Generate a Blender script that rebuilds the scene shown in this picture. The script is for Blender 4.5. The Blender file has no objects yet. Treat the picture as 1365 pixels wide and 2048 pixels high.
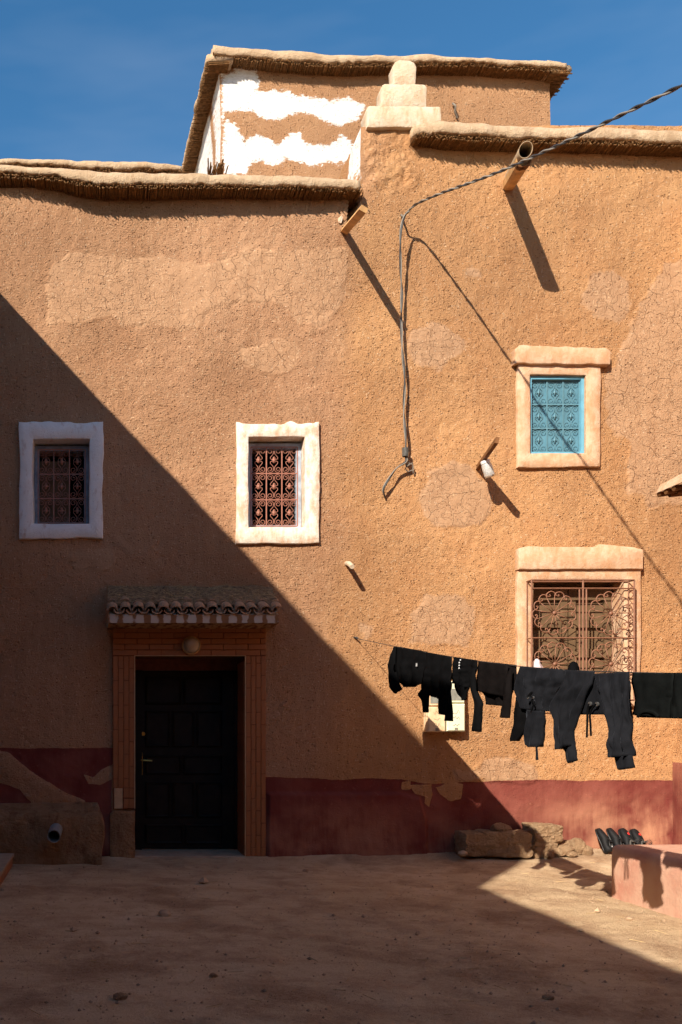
import bpy, bmesh, math, random
import numpy as np
from mathutils import Vector, Matrix

scn = bpy.context.scene
COL = scn.collection
R = math.radians

# ------------------------------------------------------------------ camera
FPX, VPX, VPY = 1805.0, 200.0, 1455.0            # focal length and vanishing point, in photograph pixels
CX, CY, CZ = -2.54, -9.5, 1.37                   # camera position: facade plane is y = 0, ground z = 0
cam_d = bpy.data.cameras.new('camera'); cam = bpy.data.objects.new('camera', cam_d); COL.objects.link(cam)
cam.location = (CX, CY, CZ); cam.rotation_euler = (R(90), 0, 0)
cam_d.sensor_width = 36.0; cam_d.lens = 36.0 * FPX / 2048.0
cam_d.shift_x = (682.5 - VPX) / 2048.0; cam_d.shift_y = (VPY - 1024.0) / 2048.0
cam_d.clip_start = 0.05; cam_d.clip_end = 2000
scn.camera = cam

# ------------------------------------------------------------------ sky, sun, exposure
SUN_DIR = Vector((-0.75, -1.0, 0.80)).normalized()   # towards the sun
elev = math.asin(SUN_DIR.z); azim = math.atan2(SUN_DIR.x, SUN_DIR.y)
world = bpy.data.worlds.new('World'); scn.world = world; world.use_nodes = True
wn = world.node_tree; wn.nodes.clear()
w_out = wn.nodes.new('ShaderNodeOutputWorld'); w_bg = wn.nodes.new('ShaderNodeBackground')
sky = wn.nodes.new('ShaderNodeTexSky'); sky.sky_type = 'NISHITA'; sky.sun_disc = False
sky.sun_elevation = elev; sky.sun_rotation = azim; sky.altitude = 0; sky.air_density = 1.25; sky.dust_density = 0.4; sky.ozone_density = 4.0
w_tc = wn.nodes.new('ShaderNodeTexCoord'); w_map = wn.nodes.new('ShaderNodeMapping'); w_map.inputs['Scale'].default_value = (1.0, 2.2, 5.0)
w_map.inputs['Rotation'].default_value = (0.3, 0.25, 0.5)
w_noise = wn.nodes.new('ShaderNodeTexNoise'); w_noise.inputs['Scale'].default_value = 2.3; w_noise.inputs['Detail'].default_value = 4; w_noise.inputs['Roughness'].default_value = 0.6
w_mr = wn.nodes.new('ShaderNodeMapRange'); w_mr.inputs['From Min'].default_value = 0.46; w_mr.inputs['From Max'].default_value = 0.85; w_mr.inputs['To Max'].default_value = 0.10
w_mix = wn.nodes.new('ShaderNodeMix'); w_mix.data_type = 'RGBA'; w_mix.inputs[7].default_value = (6.0, 6.4, 7.0, 1)
wn.links.new(w_tc.outputs['Generated'], w_map.inputs[0]); wn.links.new(w_map.outputs[0], w_noise.inputs['Vector'])
wn.links.new(w_noise.outputs[0], w_mr.inputs['Value']); wn.links.new(w_mr.outputs[0], w_mix.inputs[0])
w_hs = wn.nodes.new('ShaderNodeHueSaturation'); w_hs.inputs['Saturation'].default_value = 1.24; w_hs.inputs['Hue'].default_value = 0.496
wn.links.new(sky.outputs[0], w_hs.inputs['Color']); wn.links.new(w_hs.outputs[0], w_mix.inputs[6]); wn.links.new(w_mix.outputs[2], w_bg.inputs['Color'])
w_bg.inputs['Strength'].default_value = 0.08
wn.links.new(w_bg.outputs[0], w_out.inputs['Surface'])
sun_d = bpy.data.lights.new('sun', 'SUN'); sun_d.energy = 5.0; sun_d.angle = R(0.53); sun_d.color = (1.0, 0.90, 0.76)
sun = bpy.data.objects.new('sun', sun_d); COL.objects.link(sun); sun.location = (-8, -12, 12)
sun.rotation_euler = SUN_DIR.to_track_quat('Z', 'Y').to_euler()
vs = scn.view_settings; vs.view_transform = 'Standard'; vs.look = 'None'; vs.gamma = 1.0; vs.use_curve_mapping = False
vs.exposure = 0.85
scn.cycles.max_bounces = 6; scn.cycles.diffuse_bounces = 3; scn.cycles.adaptive_threshold = 0.03
scn.cycles.use_denoising = True

# ------------------------------------------------------------------ helpers
rng = random.Random(7)
def P(px, py, Y=0.0):
    """photograph pixel -> point on the plane y = Y"""
    k = (Y - CY) / FPX
    return Vector((CX + (px - VPX) * k, Y, CZ + (VPY - py) * k))
def PX(px, Y=0.0): return CX + (px - VPX) * (Y - CY) / FPX
def PZ(py, Y=0.0): return CZ + (VPY - py) * (Y - CY) / FPX

def vnoise(x, y, z=0.0, seed=0):
    x, y, z = np.broadcast_arrays(np.asarray(x, float), np.asarray(y, float), np.asarray(z, float))
    xi, yi, zi = np.floor(x).astype(np.int64), np.floor(y).astype(np.int64), np.floor(z).astype(np.int64)
    xf, yf, zf = x - xi, y - yi, z - zi
    xf = xf*xf*(3-2*xf); yf = yf*yf*(3-2*yf); zf = zf*zf*(3-2*zf)
    def h(a, b, c):
        v = (a*374761393 + b*668265263 + c*1442695041 + seed*97531) & 0xffffffff
        v = ((v ^ (v >> 13)) * 1274126177) & 0xffffffff
        v = ((v ^ (v >> 16)) * 2246822519) & 0xffffffff
        return ((v ^ (v >> 15)) & 0xffff) / 65535.0
    def lx(b, c): return h(xi, b, c)*(1-xf) + h(xi+1, b, c)*xf
    def ly(c): return lx(yi, c)*(1-yf) + lx(yi+1, c)*yf
    return ly(zi)*(1-zf) + ly(zi+1)*zf
def fbm(x, y, z=0.0, octv=4, seed=0):
    s, a, t = 0.0, 1.0, 0.0
    for i in range(octv):
        s = s + a*(vnoise(np.asarray(x)*2**i, np.asarray(y)*2**i, np.asarray(z)*2**i, seed+i*13) - 0.5); t += a; a *= 0.5
    return s / t * 2.0                                   # about -1..1
def sstep(a, b, x):
    t = np.clip((np.asarray(x, float) - a) / (b - a), 0, 1); return t*t*(3-2*t)
def sdf(poly, x, y):
    """signed distance to a polygon, positive inside"""
    p = np.asarray(poly, float); d = np.full(np.shape(x), 1e9); ins = np.zeros(np.shape(x), bool)
    for i in range(len(p)):
        a, b = p[i], p[(i+1) % len(p)]; e = b - a
        wx, wy = x - a[0], y - a[1]
        t = np.clip((wx*e[0] + wy*e[1]) / max(e @ e, 1e-9), 0, 1)
        d = np.minimum(d, np.hypot(wx - t*e[0], wy - t*e[1]))
        c = (a[1] > y) != (b[1] > y)
        ins ^= c & (x < a[0] + (y - a[1]) * e[0] / (e[1] if abs(e[1]) > 1e-9 else 1e-9))
    return np.where(ins, d, -d)

def tag(o, label=None, cat=None, group=None, kind=None):
    if label: o['label'] = label
    if cat: o['category'] = cat
    if group: o['group'] = group
    if kind: o['kind'] = kind
    return o
def empty(name, loc=(0, 0, 0)):
    o = bpy.data.objects.new(name, None); COL.objects.link(o); o.location = loc; o.empty_display_size = 0.1; return o
def put(name, me, parent=None, smooth=None):
    o = bpy.data.objects.new(name, me); COL.objects.link(o)
    if parent is not None:
        o.parent = parent
        pl, p = Vector((0, 0, 0)), parent
        while p is not None: pl += p.location; p = p.parent
        o.location = -pl                                   # geometry is written in world coordinates
    return o

class MB:
    def __init__(s): s.v, s.f = [], []
    def add(s, vs_, fs):
        b = len(s.v); s.v += [tuple(q) for q in vs_]; s.f += [tuple(i + b for i in f) for f in fs]; return s
    def box(s, x0, x1, y0, y1, z0, z1):
        return s.add([(x0,y0,z0),(x1,y0,z0),(x1,y1,z0),(x0,y1,z0),(x0,y0,z1),(x1,y0,z1),(x1,y1,z1),(x0,y1,z1)],
                     [(0,3,2,1),(4,5,6,7),(0,1,5,4),(1,2,6,5),(2,3,7,6),(3,0,4,7)])
    def bevbox(s, x0, x1, y0, y1, z0, z1, b=0.006):
        """box whose front (-y) face is chamfered"""
        return s.add([(x0,y1,z0),(x1,y1,z0),(x1,y1,z1),(x0,y1,z1),(x0,y0+b,z0),(x1,y0+b,z0),(x1,y0+b,z1),(x0,y0+b,z1),
                      (x0+b,y0,z0+b),(x1-b,y0,z0+b),(x1-b,y0,z1-b),(x0+b,y0,z1-b)],
                     [(0,3,2,1),(0,1,5,4),(1,2,6,5),(2,3,7,6),(3,0,4,7),(4,5,9,8),(5,6,10,9),(6,7,11,10),(7,4,8,11),(8,9,10,11)])
    def tube(s, pts, r, sides=6, cap=True):
        pts = [Vector(p) for p in pts]; n = len(pts); rs = r if hasattr(r, '__len__') else [r]*n
        t0 = (pts[1]-pts[0]).normalized(); up = Vector((0,0,1)) if abs(t0.z) < 0.9 else Vector((1,0,0))
        nrm = (up - t0*up.dot(t0)).normalized(); vs_ = []
        for i, p in enumerate(pts):
            t = (pts[min(i+1,n-1)] - pts[max(i-1,0)]).normalized()
            nrm = nrm - t*nrm.dot(t)
            if nrm.length < 1e-6: nrm = t.orthogonal()
            nrm.normalize(); bn = t.cross(nrm)
            for k in range(sides):
                a = 2*math.pi*k/sides
                vs_.append(p + (nrm*math.cos(a) + bn*math.sin(a))*rs[i])
        fs = [(i*sides+k, i*sides+(k+1)%sides, (i+1)*sides+(k+1)%sides, (i+1)*sides+k) for i in range(n-1) for k in range(sides)]
        if cap: fs += [tuple(range(sides-1,-1,-1)), tuple(range((n-1)*sides, n*sides))]
        return s.add(vs_, fs)
    def rings(s, rings, cap=True, closed=True):
        n = len(rings[0]); vs_ = [q for r_ in rings for q in r_]
        fs = [(i*n+k, i*n+(k+1)%n, (i+1)*n+(k+1)%n, (i+1)*n+k) for i in range(len(rings)-1) for k in range(n if closed else n-1)]
        if cap: fs += [tuple(range(n-1,-1,-1)), tuple(range((len(rings)-1)*n, len(rings)*n))]
        return s.add(vs_, fs)
    def mesh(s, name, mat, smooth=False):
        me = bpy.data.meshes.new(name); me.from_pydata(s.v, [], s.f); me.materials.append(mat)
        if smooth: me.polygons.foreach_set('use_smooth', [True]*len(me.polygons))
        me.update(); return me
    def build(s, name, mat, parent=None, smooth=False):
        return put(name, s.mesh(name, mat, smooth), parent)
def autosmooth(o, ang=40):
    o.data.set_sharp_from_angle(angle=R(ang)) if hasattr(o.data, 'set_sharp_from_angle') else None
    return o
def catmull(pts, n=6):
    pts = [Vector(p) for p in pts]; out = []
    for i in range(len(pts)-1):
        p0, p1, p2, p3 = pts[max(i-1,0)], pts[i], pts[i+1], pts[min(i+2,len(pts)-1)]
        for k in range(n):
            t = k/n
            out.append(0.5*((2*p1) + (p2-p0)*t + (2*p0-5*p1+4*p2-p3)*t*t + (3*p1-p0-3*p2+p3)*t**3))
    out.append(pts[-1]); return out
def np_mesh(name, verts, quads, mat, attrs=None, smooth=True):
    me = bpy.data.meshes.new(name); nv, nf = len(verts), len(quads)
    me.vertices.add(nv); me.vertices.foreach_set('co', np.ascontiguousarray(verts, np.float32).ravel())
    me.loops.add(nf*4); me.loops.foreach_set('vertex_index', np.ascontiguousarray(quads, np.int32).ravel())
    me.polygons.add(nf); me.polygons.foreach_set('loop_start', np.arange(0, nf*4, 4, dtype=np.int32))
    me.polygons.foreach_set('use_smooth', np.full(nf, smooth)); me.materials.append(mat); me.update(calc_edges=True)
    if attrs is not None and 'm1' in attrs:
        x_, z_ = verts[:,0] + verts[:,1], verts[:,2]; n_ = len(verts)
        attrs['m3'] = np.stack([np.clip(0.5 + 0.9*fbm(x_*4, z_*4, 0, 4, 301), 0, 1), np.clip(0.5 + 1.2*fbm(x_*0.8, z_*0.8, 0, 3, 302), 0, 1), np.clip(sstep(-0.06, 0.18, fbm(x_*1.1, z_*1.1, 0, 3, 303) + 0.50*(attrs['m1'][:,0]-0.30)), 0, 1), np.ones(n_)], -1)
    for k, a in (attrs or {}).items():
        at = me.attributes.new(k, 'FLOAT_COLOR', 'POINT'); at.data.foreach_set('color', np.ascontiguousarray(a, np.float32).ravel())
    return me
def grid_mesh(name, U, V, pos, mat, keep=None, attrs=None, flip=False):
    """U, V: 1-d arrays; pos(UU, VV) -> (n,3)"""
    UU, VV = np.meshgrid(U, V); vts = pos(UU.ravel(), VV.ravel()); nu, nv = len(U), len(V)
    i = (np.arange(nv-1)[:,None]*nu + np.arange(nu-1)[None,:])
    q = np.stack([i, i+1, i+nu+1, i+nu], -1)
    if keep is not None: q = q[keep]
    q = q.reshape(-1, 4)
    if flip: q = q[:, ::-1]
    at = {k: fn(vts) for k, fn in (attrs or {}).items()}
    return np_mesh(name, vts, q, mat, at)

# ------------------------------------------------------------------ materials
def sock(nd, name_or_i): return nd.inputs[name_or_i]
class NT:
    def __init__(s, name, rough=0.9, spec=0.25):
        s.m = bpy.data.materials.new(name); s.m.use_nodes = True; s.t = s.m.node_tree
        s.b = s.t.nodes['Principled BSDF']; s.b.inputs['Roughness'].default_value = rough; s.b.inputs['Specular IOR Level'].default_value = spec
        s.co = s.t.nodes.new('ShaderNodeTexCoord').outputs['Object']
    def n(s, typ, out=0, props=None, **kw):
        nd = s.t.nodes.new(typ)
        for k, v in (props or {}).items(): setattr(nd, k, v)
        for k, v in kw.items():
            k = int(k[1:]) if k[0] == 'i' and k[1:].isdigit() else k.replace('_', ' ')
            if isinstance(v, bpy.types.NodeSocket): s.t.links.new(v, nd.inputs[k])
            else: nd.inputs[k].default_value = v
        return nd.outputs[out]
    def noise(s, scale, detail=4, rough=0.55, vec=None, dist=0.0): return s.n('ShaderNodeTexNoise', 0, None, Vector=vec or s.co, Scale=scale, Detail=detail, Roughness=rough, Distortion=dist)
    def vor(s, scale, feature='F1', vec=None, rand=1.0): return s.n('ShaderNodeTexVoronoi', 0, {'feature': feature}, Vector=vec or s.co, Scale=scale, Randomness=rand)
    def math(s, op, a, b=0.0, c=0.0): return s.n('ShaderNodeMath', 0, {'operation': op}, i0=a, i1=b, i2=c)
    def rng(s, v, a, b, c=0.0, d=1.0, smooth=False): return s.n('ShaderNodeMapRange', 0, {'interpolation_type': 'SMOOTHSTEP' if smooth else 'LINEAR'}, Value=v, From_Min=a, From_Max=b, To_Min=c, To_Max=d)
    def mix(s, f, a, b, mode='MIX'):
        nd = s.t.nodes.new('ShaderNodeMix'); nd.data_type = 'RGBA'; nd.blend_type = mode
        for i, v in ((0, f), (6, a), (7, b)):
            if isinstance(v, bpy.types.NodeSocket): s.t.links.new(v, nd.inputs[i])
            else: nd.inputs[i].default_value = v if i == 0 else (tuple(v)+(1,) if len(v) == 3 else v)
        return nd.outputs[2]
    def mapv(s, scale=(1,1,1), rot=(0,0,0)): return s.n('ShaderNodeMapping', 0, None, Vector=s.co, Scale=scale, Rotation=rot)
    def warp(s, scale, amt):
        nz = s.n('ShaderNodeTexNoise', 1, None, Vector=s.co, Scale=scale, Detail=3)
        d = s.n('ShaderNodeVectorMath', 0, {'operation': 'SUBTRACT'}, i0=nz, i1=(0.5,0.5,0.5))
        d2 = s.t.nodes.new('ShaderNodeVectorMath'); d2.operation = 'SCALE'; s.t.links.new(d, d2.inputs[0]); d2.inputs['Scale'].default_value = amt
        return s.n('ShaderNodeVectorMath', 0, {'operation': 'ADD'}, i0=s.co, i1=d2.outputs[0])
    def attr(s, name):
        nd = s.t.nodes.new('ShaderNodeAttribute'); nd.attribute_name = name
        sp = s.t.nodes.new('ShaderNodeSeparateColor'); s.t.links.new(nd.outputs['Color'], sp.inputs[0]); return sp.outputs
    def color(s, v): s.t.links.new(v, s.b.inputs['Base Color']) if isinstance(v, bpy.types.NodeSocket) else setattr(s.b.inputs['Base Color'], 'default_value', tuple(v)+(1,)); return s
    def bump(s, h, dist=0.01, strength=1.0):
        nd = s.t.nodes.new('ShaderNodeBump'); nd.inputs['Distance'].default_value = dist; nd.inputs['Strength'].default_value = strength
        s.t.links.new(h, nd.inputs['Height']); s.t.links.new(nd.outputs[0], s.b.inputs['Normal']); return s

def mud_material():
    s = NT('mud_plaster', 0.95, 0.1)
    sx = s.t.nodes.new('ShaderNodeSeparateXYZ'); s.t.links.new(s.co, sx.inputs[0])
    v2 = s.n('ShaderNodeCombineXYZ', 0, None, X=s.math('ADD', sx.outputs[0], sx.outputs[1]), Y=sx.outputs[2])
    s.co = v2
    def no(scale, detail=3, rough=0.55, vec=None, out=0): return s.n('ShaderNodeTexNoise', out, {'noise_dimensions': '2D'}, Vector=vec or v2, Scale=scale, Detail=detail, Roughness=rough)
    a1, a2, a3 = s.attr('m1'), s.attr('m2'), s.attr('m3')
    patch, dado, tone = a1[0], a1[1], a1[2]; rough, white, dust = a2[0], a2[1], a2[2]; nM, nL, cmask = a3[0], a3[1], a3[2]
    nF = no(58, 4, 0.72)
    wc = no(6.5, 2, 0.6, None, 1)
    d = s.n('ShaderNodeVectorMath', 0, {'operation': 'SUBTRACT'}, i0=wc, i1=(0.5,0.5,0.5))
    wv = s.n('ShaderNodeVectorMath', 0, {'operation': 'MULTIPLY_ADD'}, i0=d, i1=(0.17,0.17,0), i2=v2)
    e1 = s.n('ShaderNodeTexVoronoi', 0, {'feature': 'DISTANCE_TO_EDGE', 'voronoi_dimensions': '2D'}, Vector=wv, Scale=5.2)
    e2 = s.n('ShaderNodeTexVoronoi', 0, {'feature': 'DISTANCE_TO_EDGE', 'voronoi_dimensions': '2D'}, Vector=wv, Scale=13.0)
    lens = no(7.0, 2, 0.5)                                    # cracks open and close along their run
    c1 = s.math('MULTIPLY', s.rng(e1, 0.003, 0.022, 1, 0), s.rng(lens, 0.42, 0.54))
    c2 = s.math('MULTIPLY', s.rng(e2, 0.004, 0.055, 1, 0), s.rng(lens, 0.58, 0.48))
    wn_ = no(17, 5, 0.72)
    vg = s.t.nodes.new('ShaderNodeTexVoronoi'); vg.voronoi_dimensions = '2D'; vg.inputs['Scale'].default_value = 42.0; wv2 = s.n('ShaderNodeVectorMath', 0, {'operation': 'MULTIPLY_ADD'}, i0=d, i1=(0.035,0.035,0), i2=v2); s.t.links.new(wv2, vg.inputs['Vector'])
    vgc = s.t.nodes.new('ShaderNodeSeparateColor'); s.t.links.new(vg.outputs['Color'], vgc.inputs[0])
    dot = s.rng(vg.outputs['Distance'], 0.42, 0.16)
    pits = s.math('MULTIPLY', dot, s.rng(vgc.outputs[0], 0.90, 0.93)); grit = s.math('MULTIPLY', dot, s.rng(vgc.outputs[1], 0.70, 0.78)); fleck = s.math('MULTIPLY', s.rng(vg.outputs['Distance'], 0.26, 0.18), s.rng(vgc.outputs[2], 0.955, 0.965))
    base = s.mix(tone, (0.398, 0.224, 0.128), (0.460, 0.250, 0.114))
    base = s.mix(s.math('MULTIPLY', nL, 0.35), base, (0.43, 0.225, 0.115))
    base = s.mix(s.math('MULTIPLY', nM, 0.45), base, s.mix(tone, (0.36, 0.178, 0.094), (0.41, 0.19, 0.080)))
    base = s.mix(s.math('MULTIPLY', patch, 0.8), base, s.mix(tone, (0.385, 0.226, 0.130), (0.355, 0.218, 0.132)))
    base = s.mix(s.rng(nF, 0.40, 0.72, 0, 0.28), base, (0.54, 0.31, 0.165))
    st1 = s.rng(no(60, 0, 0.4, s.n('ShaderNodeMapping', 0, None, Vector=v2, Scale=(1.0, 0.20, 1), Rotation=(0, 0, 0.35))), 0.82, 0.86)
    st2 = s.rng(no(60, 0, 0.4, s.n('ShaderNodeMapping', 0, None, Vector=v2, Scale=(0.20, 1.0, 1), Rotation=(0, 0, -0.6))), 0.83, 0.87)
    base = s.mix(s.math('MULTIPLY', s.math('MAXIMUM', st1, st2), 0.55), base, (0.60, 0.40, 0.24))
    rain = no(4.5, 4, 0.62, s.n('ShaderNodeMapping', 0, None, Vector=v2, Scale=(2.4, 0.22, 1)))
    base = s.mix(s.rng(rain, 0.50, 0.68, 0, 0.22), base, (0.33, 0.17, 0.085))
    base = s.mix(s.rng(rain, 0.44, 0.30, 0, 0.22), base, (0.52, 0.31, 0.175))
    base = s.mix(s.math('MULTIPLY', pits, 0.55), base, (0.17, 0.08, 0.04))  # micro shadow in the pits, painted as dark colour
    base = s.mix(s.math('MULTIPLY', fleck, 0.6), base, (0.62, 0.47, 0.33))
    dm = s.rng(s.math('ADD', dado, s.math('MULTIPLY', s.math('SUBTRACT', wn_, 0.5), 0.35)), 0.46, 0.54)
    streak = no(7, 3, 0.6, s.n('ShaderNodeMapping', 0, None, Vector=v2, Scale=(3.0, 0.35, 1)))
    red = s.mix(s.rng(s.math('ADD', s.math('MULTIPLY', streak, 0.35), s.math('MULTIPLY', nM, 0.65)), 0.25, 0.75), (0.150, 0.034, 0.027), (0.205, 0.060, 0.045))
    red = s.mix(s.math('MULTIPLY', dust, s.rng(s.math('ADD', s.math('MULTIPLY', streak, 0.4), s.math('MULTIPLY', nM, 0.6)), 0.20, 0.70)), red, (0.42, 0.205, 0.122))
    red = s.mix(s.rng(wn_, 0.64, 0.74, 0, 0.35), red, (0.38, 0.16, 0.10))
    col = s.mix(dm, base, red)
    brush = no(24, 5, 0.72, s.n('ShaderNodeMapping', 0, None, Vector=v2, Scale=(0.45, 1.3, 1), Rotation=(0, 0, 0.12)))
    wmix = s.math('ADD', s.math('MULTIPLY', s.math('SUBTRACT', wn_, 0.5), 0.7), s.math('MULTIPLY', s.math('SUBTRACT', brush, 0.5), 0.9))
    wm = s.rng(s.math('ADD', white, wmix), 0.44, 0.58)
    col = s.mix(wm, col, s.mix(s.rng(brush, 0.30, 0.62), (0.60, 0.565, 0.53), (0.77, 0.76, 0.745)))
    crv = s.math('MULTIPLY', s.math('MAXIMUM', s.math('MULTIPLY', c1, s.math('ADD', 0.35, s.math('MULTIPLY', patch, 0.65))), s.math('MULTIPLY', c2, 0.55)), s.math('MULTIPLY', cmask, s.rng(s.math('MAXIMUM', dm, wm), 0, 1, 1, 0.10)))
    col = s.mix(s.math('MULTIPLY', crv, 0.45), col, (0.12, 0.055, 0.03))  # shade inside the cracks is mixed into the colour
    s.color(col)
    damp = s.rng(s.math('MAXIMUM', s.math('MULTIPLY', patch, 0.6), s.math('MAXIMUM', s.math('MULTIPLY', dado, 0.88), s.math('MULTIPLY', white, 0.7))), 0, 1, 1, 0.06)
    h = s.math('MULTIPLY', s.math('ADD', s.math('SUBTRACT', nF, s.math('MULTIPLY', pits, 0.75)), s.math('MULTIPLY', grit, 0.34)), damp)
    h = s.math('MULTIPLY', h, s.math('ADD', 0.55, s.math('MULTIPLY', nL, 0.8)))
    h = s.math('SUBTRACT', s.math('ADD', h, s.math('MULTIPLY', wm, 0.10)), s.math('MULTIPLY', crv, 0.30))
    s.bump(h, 0.021, 1.0); return s.m

def plaster(name, c1, c2, stain=None, sc=6.0, bump=0.006, rough=0.9, stain_amt=0.6, st_lo=0.50, st_hi=0.66):
    s = NT(name, rough, 0.15)
    col = s.mix(s.rng(s.noise(sc, 5, 0.6), 0.35, 0.65), c1, c2)
    if stain:
        st = s.noise(sc*1.1, 6, 0.68, s.mapv((1.6, 1.0, 0.7)))
        col = s.mix(s.rng(st, st_lo, st_hi, 0, stain_amt), col, stain)
        col = s.mix(s.rng(s.noise(sc*6, 3), 0.66, 0.72, 0, 0.45), col, stain)
    s.color(col)
    s.bump(s.math('ADD', s.noise(sc*4, 5, 0.6), s.math('MULTIPLY', s.noise(sc*16, 3), 0.3)), bump, 1.0); return s.m
def flat(name, col, rough=0.6, spec=0.3, metal=0.0, var=0.25, sc=20, bump=0.0):
    s = NT(name, rough, spec); s.b.inputs['Metallic'].default_value = metal
    dark = tuple(c*(1-var) for c in col); lite = tuple(min(1, c*(1+var)) for c in col)
    s.color(s.mix(s.rng(s.noise(sc, 4), 0.3, 0.7), dark, lite))
    if bump: s.bump(s.noise(sc*2, 4), bump, 1.0)
    return s.m

M = {}
M['mud'] = mud_material()
M['cap'] = plaster('mud_cap', (0.40, 0.275, 0.17), (0.50, 0.365, 0.24), (0.30, 0.185, 0.10), 5, 0.018, stain_amt=0.5)
M['reed'] = flat('reed', (0.185, 0.095, 0.037), 0.75, 0.15, var=0.55, sc=31)
M['cream'] = plaster('cream_limewash', (0.53, 0.40, 0.27), (0.61, 0.51, 0.39), (0.48, 0.29, 0.155), 7, 0.012, stain_amt=0.6)
M['white'] = plaster('white_limewash', (0.66, 0.56, 0.45), (0.75, 0.69, 0.61), (0.54, 0.30, 0.16), 7, 0.007, stain_amt=0.7, st_lo=0.44, st_hi=0.62)
M['greywhite'] = plaster('grey_white_paint', (0.72, 0.68, 0.64), (0.78, 0.75, 0.72), (0.42, 0.20, 0.11), 7, 0.006, stain_amt=0.55, st_lo=0.56, st_hi=0.70)
M['peach'] = plaster('peach_plaster', (0.50, 0.30, 0.175), (0.60, 0.425, 0.29), (0.48, 0.245, 0.12), 8, 0.006, stain_amt=0.65, st_lo=0.47, st_hi=0.62)
M['bluewood'] = flat('grey_blue_painted_wood', (0.32, 0.36, 0.42), 0.6, var=0.25, sc=14)
M['bluewood_shaded'] = flat('shaded_grey_blue_wood', (0.155, 0.17, 0.205), 0.6, var=0.3, sc=14)  # darker copy of the frame paint, shade put into the colour
M['blue'] = flat('blue_paint', (0.080, 0.195, 0.255), 0.6, var=0.18, sc=9)
M['blue_frame'] = flat('light_blue_paint', (0.13, 0.34, 0.455), 0.55, var=0.16, sc=9)
M['blue_iron'] = flat('pale_blue_iron', (0.098, 0.218, 0.272), 0.55, var=0.12)
M['iron'] = flat('reddish_painted_iron', (0.30, 0.125, 0.085), 0.5, var=0.2)
M['iron_brown'] = flat('brown_painted_iron', (0.215, 0.098, 0.058), 0.5, var=0.2)
M['dark'] = flat('interior_shade', (0.015, 0.012, 0.010), 0.9, 0.05)  # near-black colour that stands for shade inside hollows
M['shutter'] = flat('brown_shutter_wood', (0.125, 0.075, 0.038), 0.65, var=0.25, sc=6)
M['curtain'] = flat('brown_inner_shutter', (0.15, 0.082, 0.042), 0.8, var=0.2, sc=5)
M['doorwood'] = flat('dark_door_wood', (0.013, 0.009, 0.007), 0.55, 0.15, var=0.35, sc=9)
M['brass'] = flat('brass', (0.55, 0.33, 0.08), 0.35, 0.5, 0.9, 0.2)
M['steel'] = flat('steel', (0.5, 0.5, 0.5), 0.3, 0.5, 0.9, 0.1)
M['tile'] = flat('orange_ceramic_tile', (0.31, 0.118, 0.046), 0.5, 0.25, var=0.14, sc=5)
M['grout'] = flat('tile_grout', (0.165, 0.058, 0.025), 0.85, var=0.2)
M['trim'] = flat('cream_tile_trim', (0.50, 0.32, 0.18), 0.5, var=0.15)
M['clay'] = flat('weathered_roof_tile', (0.34, 0.20, 0.12), 0.85, 0.1, var=0.5, sc=11, bump=0.004)
M['thatch'] = flat('straw_and_dirt', (0.23, 0.15, 0.085), 0.95, 0.05, var=0.55, sc=26, bump=0.03)
M['straw'] = flat('straw', (0.42, 0.29, 0.14), 0.8, 0.2, var=0.4)
M['wood'] = flat('raw_wood', (0.50, 0.285, 0.12), 0.7, 0.2, var=0.3, sc=8)
M['wood_dark'] = flat('brown_wood', (0.145, 0.062, 0.022), 0.7, 0.2, var=0.35, sc=8)
M['pipe_tan'] = flat('tan_plastic_pipe', (0.46, 0.34, 0.215), 0.5, 0.3, var=0.25, sc=9)
M['pvc'] = flat('grey_plastic_pipe', (0.24, 0.25, 0.25), 0.5, 0.25, var=0.12)
M['cable_b'] = flat('black_cable', (0.035, 0.034, 0.034), 0.45, 0.4, var=0.2)
M['cable_g'] = flat('grey_cable', (0.20, 0.175, 0.145), 0.5, 0.35, var=0.25)
M['glass'] = None
M['cloth'] = None
M['red'] = flat('red_rubber', (0.65, 0.035, 0.03), 0.5, 0.4, var=0.1)
M['blackrub'] = flat('black_rubber', (0.008, 0.008, 0.0085), 0.45, 0.35, var=0.2)
M['blackfab'] = flat('black_mesh_fabric', (0.009, 0.009, 0.010), 0.7, 0.25, var=0.35, sc=60)
M['greyfab'] = flat('grey_fabric', (0.075, 0.07, 0.062), 0.7, 0.3, var=0.3, sc=60)
M['metal_white'] = flat('white_metal', (0.75, 0.75, 0.76), 0.4, 0.4, var=0.05)
M['meter_a'] = plaster('peach_stained_plastic', (0.62, 0.44, 0.26), (0.70, 0.54, 0.36), (0.50, 0.28, 0.13), 9, 0.001, 0.5)
M['meter_b'] = plaster('pale_green_plastic', (0.62, 0.63, 0.44), (0.68, 0.69, 0.52), (0.55, 0.50, 0.32), 9, 0.001, 0.5)
M['meter_glass'] = flat('grey_meter_glass', (0.22, 0.22, 0.19), 0.12, 0.5, var=0.2)
M['ink'] = flat('grey_ink', (0.20, 0.17, 0.13), 0.8)
M['slab'] = flat('door_sill_stone', (0.36, 0.27, 0.19), 0.7, var=0.18, sc=9)
M['ochre'] = plaster('ochre_mud', (0.30, 0.16, 0.078), (0.42, 0.245, 0.13), (0.17, 0.08, 0.04), 5, 0.05, stain_amt=0.8)
M['bench'] = plaster('pink_red_plaster', (0.46, 0.215, 0.15), (0.52, 0.295, 0.21), (0.56, 0.365, 0.26), 3, 0.006, stain_amt=0.75, st_lo=0.40, st_hi=0.62)
M['redwall'] = plaster('red_painted_plaster', (0.34, 0.085, 0.058), (0.38, 0.105, 0.07), (0.42, 0.18, 0.12), 4, 0.006, stain_amt=0.4)
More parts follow.
